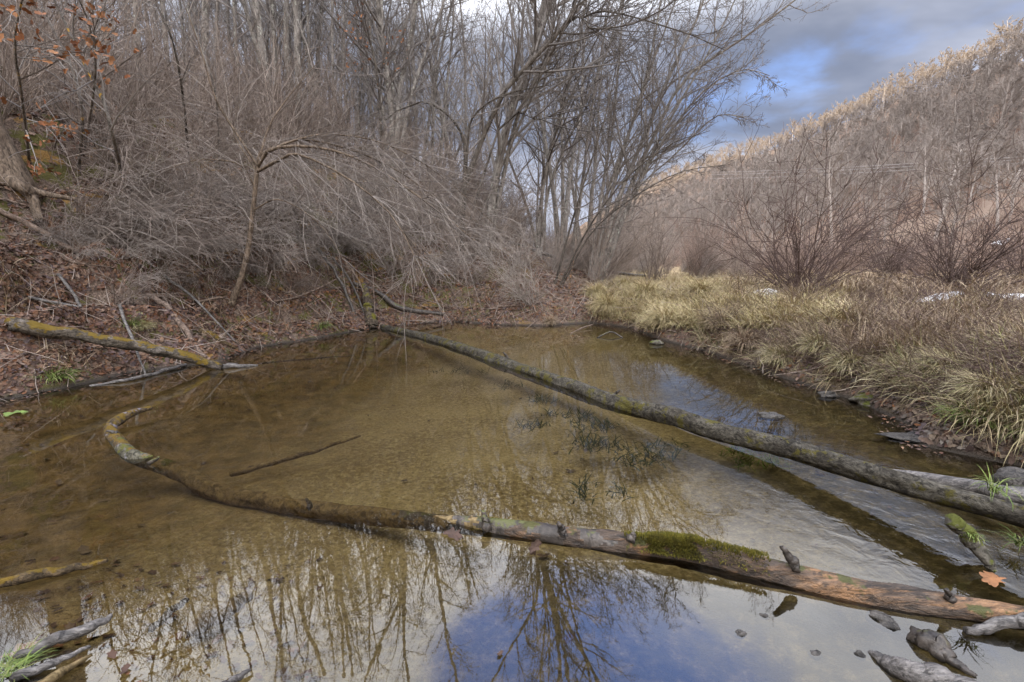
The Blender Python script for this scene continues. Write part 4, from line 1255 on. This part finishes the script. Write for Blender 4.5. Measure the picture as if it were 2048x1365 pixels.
# leaves lying on the pond bed
xs = rng.uniform(-5, 3.2, 6000); ys = rng.uniform(1.1, 9, 6000)
d = shore_dist(xs, ys); k = (d < -.03) & (rng.uniform(size=6000) < (sstep(-1.5, -.05, d) * .8 + .10) * sstep(.42, .62, vnoise(xs * 1.4, ys * 1.4, 55)) * (1 - .6 * sstep(-1.5, 1.5, xs))); xs, ys = xs[k], ys[k]
tag(leaf_cloud('sunken_leaves', np.stack([xs, ys, height(xs, ys) + .012], -1), normals(xs, ys) + rng.normal(0, .15, (len(xs), 3)), rng.uniform(.02, .075, len(xs)), [M['litter_grey']]),
    'sodden leaves lying on the sandy pond bed', 'leaves', kind='stuff')

xs = rng.uniform(-5, 3.4, 40000); ys = rng.uniform(1.0, 9.6, 40000)
d = shore_dist(xs, ys); k = (d < .02) & (d > -.30) & (rng.uniform(size=len(xs)) < sstep(-.30, 0, d) ** 2) & (vnoise(xs * 3, ys * 3, 8) > .45); xs, ys = xs[k][:1500], ys[k][:1500]
tag(leaf_cloud('floating_debris', np.stack([xs, ys, np.full(len(xs), .004)], -1), np.array([0, 0, 1.]) + rng.normal(0, .08, (len(xs), 3)), rng.uniform(.012, .05, len(xs)), [M['litter']]),
    'leaf scraps floating along the edge of the pond', 'leaf scraps', kind='stuff')

xs, ys = scatter_px(170, 60, 640, 1120, 1365); d = shore_dist(xs, ys); k = d < -.03; xs, ys = xs[k], ys[k]
tag(leaf_cloud('sunken_leaves', np.stack([xs, ys, height(xs, ys) + .008], -1), normals(xs, ys) + rng.normal(0, .2, (len(xs), 3)), rng.uniform(.012, .05, len(xs)), [M['litter']]),
    'dark leaf fragments lying on the near pond bed', 'leaves', kind='stuff')

# loose twigs on the banks
t = Tubes()
xs = rng.uniform(-9, 4, 9000); ys = rng.uniform(3.5, 15, 9000)
d = shore_dist(xs, ys); k = (d > .0) & (d < 7) & (rng.uniform(size=9000) < .9 * sstep(4.5, 1, xs)); xs, ys = xs[k][:4200], ys[k][:4200]
zs = height(xs, ys); nn = normals(xs, ys)
for x, y, z, n1_ in zip(xs, ys, zs, nn):
    a = random.uniform(0, 6.28)
    d0 = unit((math.cos(a), math.sin(a), random.uniform(-.1, .5) - (math.cos(a) * n1_[0] + math.sin(a) * n1_[1]) / n1_[2]))
    r = random.uniform(.002, .006)
    t.add(shoot((x, y, z + .015), d0, random.uniform(.15, .7), 4, .12, (0, 0, -.03)), [r, r, r * .9, r * .8, r * .5], 3)
tag(t.build('twig_litter', [M['brush']]), 'thin broken twigs strewn over the leafy banks', 'twigs', kind='stuff')


xs, ys = scatter_px(7000, 1400, 2400, 555, 800)
d = shore_dist(xs, ys); k = d > .15; xs, ys = xs[k], ys[k]
t = Tubes()
for x, y, z in zip(xs, ys, height(xs, ys)):
    a = random.uniform(0, 6.28); r = random.uniform(.0012, .003)
    t.add(shoot((x, y, z), unit((math.cos(a), math.sin(a), random.uniform(.1, 1.3))), random.uniform(.15, .55), 4, .2, (0, 0, -.12)), [r, r, r * .9, r * .8, r * .5], 3)
tag(t.build('dead_stems', [M['bramble']]), 'dark brown dead stems tangled low over the right bank', 'stems', kind='stuff')


def grass(name, label, xs, ys, mats, L, width, lean=(.2, .9), droop=(.15, .4), down=.6, kind='stuff', n=5):
    for q_ in SNOW:                                       # no blades in front of the snow that lies on top
        k_ = (np.abs(xs - q_[0] * ys / q_[1]) > .4) | (ys > q_[1] + .1) | (ys < q_[1] - .45) | (rng.uniform(size=len(xs)) < .3)
        xs, ys = xs[k_], ys[k_]
    m = len(xs)
    nr = normals(xs, ys, .12)
    dn = np.arctan2(nr[:, 1], nr[:, 0])
    phi = np.where(rng.uniform(size=m) < down, dn + rng.normal(0, .7, m), rng.uniform(0, 6.28, m))
    base = np.stack([xs, ys, height(xs, ys) - .01], -1)
    P, S, Wd = blades(base, phi, rng.uniform(*L, m), rng.uniform(*lean, m), rng.uniform(*droop, m), rng.uniform(*width, m), n)
    # keep blades out of the ground
    P[..., 2] = np.maximum(P[..., 2], height(P[..., 0].ravel(), P[..., 1].ravel()).reshape(P.shape[:2]) + .004)
    P[..., 2] = np.maximum(P[..., 2], .004)
    return tag(ribbons(name, P, S, Wd, mats), label, 'grass', kind=kind)


# right bank: tangled flattened grass hanging to the water
xs, ys = scatter_px(52000, 1400, 2420, 590, 940)
d = shore_dist(xs, ys); cl = vnoise(xs * 2.6, ys * 2.6, 91)
k = (d > .02 + .12 * sstep(4.4, 3.6, ys)) & (rng.uniform(size=len(xs)) < .10 + .90 * sstep(.35, .65, cl)); xs, ys = xs[k], ys[k]
gsel = rng.uniform(size=len(xs)) < .55
grass('grass', 'flattened green and straw grass tangled over the right bank', xs[gsel], ys[gsel], [M['green_straw']], (.14, .42), (.0014, .0032), (.5, 1.5), (-.15, .55), .6)
grass('grass', 'withered brown grass tangled over the right bank', xs[~gsel], ys[~gsel], [M['brown_straw']], (.12, .36), (.001, .0024), (.4, 1.4), (.0, .45), .45)
# straw meadow behind
xs, ys = scatter_px(30000, 1180, 1700, 535, 660)
d = shore_dist(xs, ys); k = (d > .05) & (xs > ys * .18); xs, ys = xs[k], ys[k]
grass('grass', 'soft straw coloured grass on the flat behind the pond', xs, ys, [M['straw']], (.16, .40), (.0018, .0042), (.3, 1.2), (.15, .45), .35)
xs, ys = scatter_px(17000, 1450, 2400, 480, 600)
grass('grass', 'tan meadow grass in the distance on the right', xs, ys, [M['brown_straw']], (.15, .42), (.004, .010), (.1, 1.0), (.1, .4), 0)
# grass on the left bank
xs, ys = scatter_px(9000, 0, 1180, 420, 780)
d = shore_dist(xs, ys); cl = vnoise(xs * 2.0, ys * 2.0, 95)
k = (d > .03) & (cl > .50); xs, ys = xs[k], ys[k]
grass('grass', 'sparse withered grass between the leaves of the left bank', xs, ys, [M['brown_straw']], (.12, .35), (.0018, .004), (.2, 1.2), (.1, .4), .6)


xs, ys = scatter_px(21000, 1560, 2500, 555, 720)
grass('grass', 'dry brown upright grass between the bushes of the right bank', xs, ys, [M['brown_straw']], (.12, .38), (.0016, .0034), (.1, 1.1), (.1, .45), .3)
random.seed(818)
rk = [shrub_mesh(22, 1.0, 1.2, .0048, .06, 6, seed=98 + k, wob=.14) for k in range(2)]
rb_ = [shrub('low_bramble', 'low dark bramble sprawling on the right bank', 'shrub', rk[k], M['bramble'], (0, 0, 0), 'low brambles on the right bank') for k in range(2)]
for i in range(22):
    b0 = hit(random.uniform(1440, 2060), random.uniform(570, 655)); sc_ = random.uniform(.4, .8)
    if i < 2:
        rb_[i].location = b0; rb_[i].scale = (sc_,) * 3
    else:
        copy_tree(rb_[i % 2], b0, random.uniform(0, 6.28), sc_)


# tussocks: countable clumps
def tussock_mesh(n, L, mats, down, w=(.002, .0042)):
    a = rng.uniform(0, 6.28, n); r_ = .10 * np.sqrt(rng.uniform(size=n))
    base = np.stack([np.cos(a) * r_, np.sin(a) * r_, np.zeros(n) - .02], -1)
    da = a + rng.normal(0, .4, n)
    sel = rng.uniform(size=n) < .6
    da = np.where(sel, down + rng.normal(0, 1.1, n), da)
    P, S, Wd = blades(base, da, rng.uniform(*L, n), rng.uniform(.2, 1.1, n), rng.uniform(.2, .65, n), rng.uniform(*w, n))
    return P, S, Wd, mats


def tussock(label, px, py, kind_, sc, group=None, name='grass_tussock'):
    b_ = hit(px, py)
    n, L, m = {'straw': (950, (.25, .55), M['straw']), 'mixed': (800, (.2, .45), M['green_straw']), 'green': (150, (.12, .26), M['green']), 'brown': (450, (.2, .42), M['brown_straw'])}[kind_]
    nb = normals(np.array([b_[0]]), np.array([b_[1]]), .25)[0]
    P, S, Wd, mm = tussock_mesh(n, L, [m], math.atan2(nb[1], nb[0]))
    if kind_ == 'mixed':
        sc *= .72
    P = P * sc; Wd = Wd * min(1.0, sc)
    gz_ = height((P[..., 0] + b_[0]).ravel(), (P[..., 1] + b_[1]).ravel()).reshape(P.shape[:2]) - b_[2] + .005
    gz_ = np.maximum(gz_, .004 - b_[2])
    P[..., 2] = np.maximum(P[..., 2], np.minimum(gz_, .3))
    o = ribbons(name, P, S, Wd, mm)
    o.location = b_
    return tag(o, label, 'grass tussock', group)


for px, py, kd, sc, lab in [(1218, 618, 'straw', 1.15, 'drooping straw tussock nearest the far corner of the pond'), (1332, 648, 'straw', 1.1, 'drooping straw tussock at the waterline left of the bare mud'),
                            (1290, 590, 'straw', 1.2, 'straw tussock on the crest behind the drooping two'), (1400, 590, 'straw', 1.1, 'straw tussock at the right end of the pale grass'), (1190, 590, 'straw', .9, 'small straw tussock beside the leafy far bank'),
                            (1250, 575, 'straw', .9, 'straw tussock at the back edge of the pale grass'), (1445, 650, 'brown', 1.0, 'brown matted tussock right of the bare mud'), (1490, 690, 'brown', 1.0, 'brown tussock trailing into the water'),
                            (1560, 720, 'mixed', 1.0, 'green tinged tussock overhanging the right shore'), (1640, 700, 'mixed', 1.1, 'broad green and straw tussock on the right bank crest'), (1700, 735, 'mixed', 1.0, 'straw tussock hanging in front of a dark hollow'),
                            (1815, 752, 'mixed', 1.0, 'overhanging tussock above the mossed stone'), (1900, 740, 'mixed', 1.0, 'tussock of long blades on the bank above the flat stone'), (1975, 790, 'mixed', .9, 'green tussock at the right end of the bank'),
                            (1820, 650, 'brown', .9, 'upright dry tussock before the snow strip'), (2010, 700, 'mixed', 1.0, 'tussock touching the right picture edge'), (1950, 838, 'green', 1.0, 'low green tuft behind the flat stone'),
                            (1100, 648, 'brown', .7, 'dark withered tuft at the far waterline'), (110, 755, 'green', 1.0, 'fresh green tuft on the left shore below the rotten log'), (262, 650, 'green', .8, 'small green tuft beside the ochre hollow'),
                            (640, 655, 'green', 1.1, 'fresh green tuft at the shore by the dead stems'), (20, 1345, 'green', .42, 'small tuft in the lower left corner among sticks'), (290, 660, 'mixed', .6, 'pale tuft on the left bank above the rotten log')]:
    tussock(lab, px, py, kd, sc)


def loose_tuft(label, p, n, L, mat, name='grass_tuft'):
    a = rng.uniform(0, 6.28, n)
    base = np.zeros((n, 3)) + rng.normal(0, .012, (n, 3)) * [1, 1, .2]
    P, S, Wd = blades(base, a, rng.uniform(*L, n), rng.uniform(.2, 1.0, n), rng.uniform(.2, .7, n), rng.uniform(.0012, .0026, n))
    o = ribbons(name, P, S, Wd, [M[mat]]); o.location = p
    return tag(o, label, 'grass tuft')


loose_tuft('green grass tuft growing on the long log near the right edge', Pz(1990, 985, .33), 40, (.05, .14), 'green')
loose_tuft('small grass tuft at the right edge under the long log', Pz(2040, 1090, .04), 40, (.05, .13), 'green')
loose_tuft('few yellow blades on the mossy stub under the long log', Pz(1945, 1078, .10), 26, (.03, .09), 'green')

# water plants: dark drowned clumps
for k, (px, py, n, rx, lab) in enumerate([(1215, 905, 260, .20, 'largest dark green clump of water weed before the long log'), (1135, 832, 90, .12, 'round dark water weed clump near the middle of the long log'), (1180, 856, 110, .12, 'dark water weed clump between the round one and the largest'),
                                          (1097, 803, 80, .13, 'flat water weed clump closest to the long log'), (915, 742, 70, .16, 'thin water weed streak left of the far half of the log'), (1075, 855, 50, .08, 'small faint water weed left of the largest clump'),
                                          (1320, 895, 60, .10, 'small water weed right of the largest clump'), (1200, 985, 60, .10, 'scattered water weed below the largest clump'), (1510, 925, 90, .10, 'bright green weed in the log shadow'), (1465, 910, 50, .06, 'small bright green weed left of the other in the log shadow'), (1018, 770, 50, .12, 'water weed streak under the middle of the long log')]):
    c = Pz(px, py, -.10)
    n = int(n * 1.5)
    a = rng.uniform(0, 6.28, n)
    cl_ = rng.normal(0, 1, (5, 2)) * [rx * .8, rx * .55]; ci = rng.integers(0, 5, n)
    base = rng.normal(0, 1, (n, 3)) * [rx * .35, rx * .25, .015]; base[:, :2] += cl_[ci]
    P, S, Wd = blades(base, a, rng.uniform(.04, .12, n), rng.uniform(.6, 1.4, n), rng.uniform(.0, .3, n), rng.uniform(.002, .005, n))
    P[..., 2] = np.minimum(P[..., 2], .085)
    o = ribbons('water_weed', P, S, Wd, [M['green'] if 'bright' in lab else M['weed']]); o.location = c
    tag(o, lab, 'water plant')


# single leaves one can point at
def one_leaf(label, p, size, mat, n=(0, 0, 1)):
    """a lobed leaf with a stalk, curled at the edges"""
    k = 44
    th = np.linspace(0, 2 * np.pi, k, endpoint=False)
    r_ = .36 + .13 * np.abs(np.cos(th)) + .10 * np.cos(th * 7) * np.abs(np.sin(th)) ** .4 + rng.normal(0, .015, k)
    x, y = r_ * np.cos(th) * 1.15, r_ * np.sin(th) * .85
    cu = rng.uniform(.3, .9, 2)
    ring = lambda f: np.stack([x * f, y * f, (cu[0] * (y * f) ** 2 + cu[1] * (x * f) ** 2 * rng.choice((-.5, 1)) + .03 * np.sin(th * 5) * f)], -1)
    V = np.vstack([ring(1), ring(.55), [[0, 0, 0]], [[-.42, .012, .0], [-.42, -.012, .0], [-.75, 0, .05]]]) * size
    q = Vector(n).normalized().to_track_quat('Z', 'Y').to_matrix() @ __import__('mathutils').Matrix.Rotation(rng.uniform(0, 6.28), 3, 'Z')
    V = V @ np.array(q).T
    i = np.arange(k); j = (i + 1) % k
    quad = np.stack([i, j, j + k, i + k], -1); tri = np.stack([i + k, j + k, np.full(k, 2 * k)], -1)
    F = np.concatenate([quad.ravel(), tri.ravel(), [2 * k + 1, 2 * k + 2, 2 * k + 3]])
    o = link('fallen_leaf', raw_mesh('fallen_leaf', V, F, [4] * k + [3] * (k + 1), [M[mat]]))
    o.location = p
    return tag(o, label, 'leaf')


one_leaf('orange oak leaf lying at the foot of the mossy stub', Pz(1985, 1156, .012), .09, 'oak_leaf')
one_leaf('tan leaf floating against the near log', Pz(905, 1068, .006), .09, 'litter')
one_leaf('pink curled leaf standing in the water by the near log', Pz(1068, 1095, .012), .06, 'litter', (.4, -1, .5))
one_leaf('orange leaf beside the mossed stone on the right shore', Pz(1800, 816, .06), .14, 'oak_leaf', (0, -.6, 1))
one_leaf('orange leaf at the right picture edge above the flat stone', Pz(2030, 868, .08), .16, 'oak_leaf', (0, -.5, 1))
one_leaf('reddish leaf at the left waterline', Pz(85, 770, .01), .12, 'oak_leaf')
one_leaf('tan leaf floating close to the left edge', Pz(12, 795, .006), .12, 'litter')
one_leaf('small tan leaf afloat in the reflected blue sky', Pz(1000, 1308, .004), .02, 'litter')
one_leaf('pale leaf sunk in the middle of the reflected branches', Pz(1140, 1276, -.03), .045, 'litter')
one_leaf('yellow green leaf floating at the left edge', Pz(30, 826, .006), .14, 'green')
one_leaf('rust brown leaf sunk at the lower left corner', Pz(45, 1305, -.02), .10, 'oak_leaf')


# ------------------------------------------------------------------ snow
def snow(label, c0, w, dpt, seed):
    n = 40
    a = np.linspace(0, 6.283, n, endpoint=False)
    rings = []
    for k in range(6):
        f = k / 5
        rad_ = f * (1 + .35 * fbm(np.cos(a) * 2 + seed, np.sin(a) * 2 + 5, 3, seed))
        x = c0[0] + np.cos(a) * rad_ * w; y = c0[1] + np.sin(a) * rad_ * dpt
        rings.append(np.stack([x, y, height(x, y) + .06 * (1 - f ** 3)], -1))
    V = np.concatenate(rings) - np.array(c0)
    idx = np.arange(6 * n).reshape(6, n)
    F = np.stack([idx[:-1], idx[1:], np.roll(idx, -1, 1)[1:], np.roll(idx, -1, 1)[:-1]], -1).reshape(-1, 4)[:, ::-1]
    o = link('snow_patch', raw_mesh('snow_patch', V, F.ravel(), np.full(len(F), 4), [M['snow']]), None, c0)
    return tag(o, label, 'snow')


snow('long thin strip of old snow at the right edge', hit(2020, 598), .85, .2, 3)
snow('small patch of old snow left of the fanning bush', hit(1532, 587), .22, .3, 4)
snow('narrow remnant of snow left of the long strip', hit(1880, 598), .35, .12, 5)
snow('tiny far snow patch in the meadow at the right', hit(2000, 486), .7, .5, 6)

# ------------------------------------------------------------------ the wooded hill
def hill_tree(H, seed, dens=1.0):
    random.seed(seed)
    tr, cr = Tubes(), Tubes()
    p = shoot((0, 0, -.5), unit((random.gauss(0, .06), random.gauss(0, .06), 1)), H * random.uniform(.85, 1), 8, .05, (0, 0, .02))
    spec_min[0] = .025 if dens == 1 else .045
    grow(tr, cr, p, H * .015, 0, [(int(20 * dens), .38, .85, .5, .08, .035, 5), (8, .2, .7, .45, .09, .02, 3), (5, .2, .65, .5, .1, .0, 2)], .04)
    for (n, s, m_), (pp, rr_) in cr.g.items():
        for a, b_ in zip(pp, rr_):
            tr.add(a, b_, 3, 1)
    return tr


hp = []
for k in range(8):
    t = hill_tree(random.uniform(7, 10.5), 100 + k)
    o = t.build('hillside_tree', [M['hill_bark'], M['hill_twig']])
    tag(o, 'bare grey tree on the far wooded hillside', 'tree', 'bare trees on the far hillside')
    hp.append(o)
random.seed(99)
spots = []
tries = 0
while len(spots) < 1500 and tries < 60000:
    tries += 1
    X = random.uniform(40, 137)
    Y = 30 + 420 * random.random() ** 1.4
    if X / Y > 1.25 or X / Y < .16:
        continue
    if X < 60 and random.random() < .4:
        continue
    mind = (2.1 + Y * .007) * (1.0 if X > 68 else 1.9)
    if all((X - s[0]) ** 2 + (Y - s[1]) ** 2 > mind * mind for s in spots):
        spots.append((X, Y))
spots += [(random.uniform(55, 140), random.uniform(400, 680)) for _ in range(260)]
spots.sort(key=lambda s: math.hypot(*s))
zs = height(np.array([s[0] for s in spots]), np.array([s[1] for s in spots]))
far = []
for i, (X, Y) in enumerate(spots):
    s = random.uniform(.7, 1.35); rz = random.uniform(0, 6.28)
    if i >= 300:
        far.append((X, Y, zs[i], s, rz)); continue
    o = hp[i] if i < 8 else hp[i % 8].copy()
    if i >= 8:
        C.objects.link(o)
    o.location = (X, Y, zs[i]); o.rotation_euler = (random.gauss(0, .04), random.gauss(0, .04), rz); o.scale = (s, s, s)
# the rest of the wood, too far to count
ft = Tubes()
lo = [hill_tree(8.5, 200 + k, .55) for k in range(4)]
Vs, Fs, Ms, base = [], [], [], 0
for k, t in enumerate(lo):
    o = t.build('wood', [M['hill_bark'], M['hill_twig']])
    me = o.data
    v = np.empty(len(me.vertices) * 3, np.float32); me.vertices.foreach_get('co', v)
    f = np.empty(len(me.loops), np.int32); me.loops.foreach_get('vertex_index', f)
    mi = np.empty(len(me.polygons), np.int32); me.polygons.foreach_get('material_index', mi)
    lo[k] = (v.reshape(-1, 3), f, mi)
    bpy.data.objects.remove(o)
for i, (X, Y, z, s, rz) in enumerate(far):
    v, f, mi = lo[i % 4]
    c, n = math.cos(rz) * s, math.sin(rz) * s
    Vs.append(np.stack([v[:, 0] * c - v[:, 1] * n + X, v[:, 0] * n + v[:, 1] * c + Y, v[:, 2] * s + z], -1))
    Fs.append(f + base); Ms.append(mi); base += len(v)
mi = np.concatenate(Ms)
me = raw_mesh('hillside_wood', np.concatenate(Vs), np.concatenate(Fs), np.full(len(mi), 4), [M['hill_bark'], M['hill_twig']], True, mi)
tag(link('hillside_wood', me), 'distant bare wood along the upper hillside and ridge', 'wood', kind='stuff')

# brush at the foot of the hill
random.seed(123)
t = Tubes()
n = 30000
X = rng.uniform(12, 110, n); Y = 22 + 200 * rng.uniform(size=n) ** 1.5
k = (X / Y < 1.3) & (X / Y > .15); X, Y = X[k], Y[k]
Z = height(X, Y)
for x, y, z in zip(X, Y, Z):
    L = random.uniform(.6, 2.2) * (1.0 if x > 34 else .6)
    r = .005 + y * .00038
    t.add(shoot((x, y, z - .05), unit((random.gauss(0, .3), random.gauss(0, .3), 1)), L, 3, .12, (0, 0, 0)), [r, r * .9, r * .7, r * .4], 3)
tag(t.build('hill_undergrowth', [M['hill_brush']]), 'red brown undergrowth at the foot of the wooded hill', 'undergrowth', kind='stuff')

# power lines in front of the hill
for k, (ya, yb, lab) in enumerate([(345, 312, 'uppermost of the thin wires crossing before the hillside'), (350, 318, 'middle one of the thin wires crossing before the hillside'), (358, 324, 'lowest of the thin wires crossing before the hillside')]):
    A = Vector(at_y(1420, ya, 140)); B = Vector(at_y(2200, yb - (2200 - 2048) * .055, 52))
    pts = [A + (B - A) * (i / 16) - Vector((0, 0, 1.6 * 4 * (i / 16) * (1 - i / 16) * .25)) for i in range(17)]
    t = Tubes(); t.add([tuple(p) for p in pts], [.03] * 17, 5)
    tag(t.build('power_line', [M['wire']]), lab, 'power line')
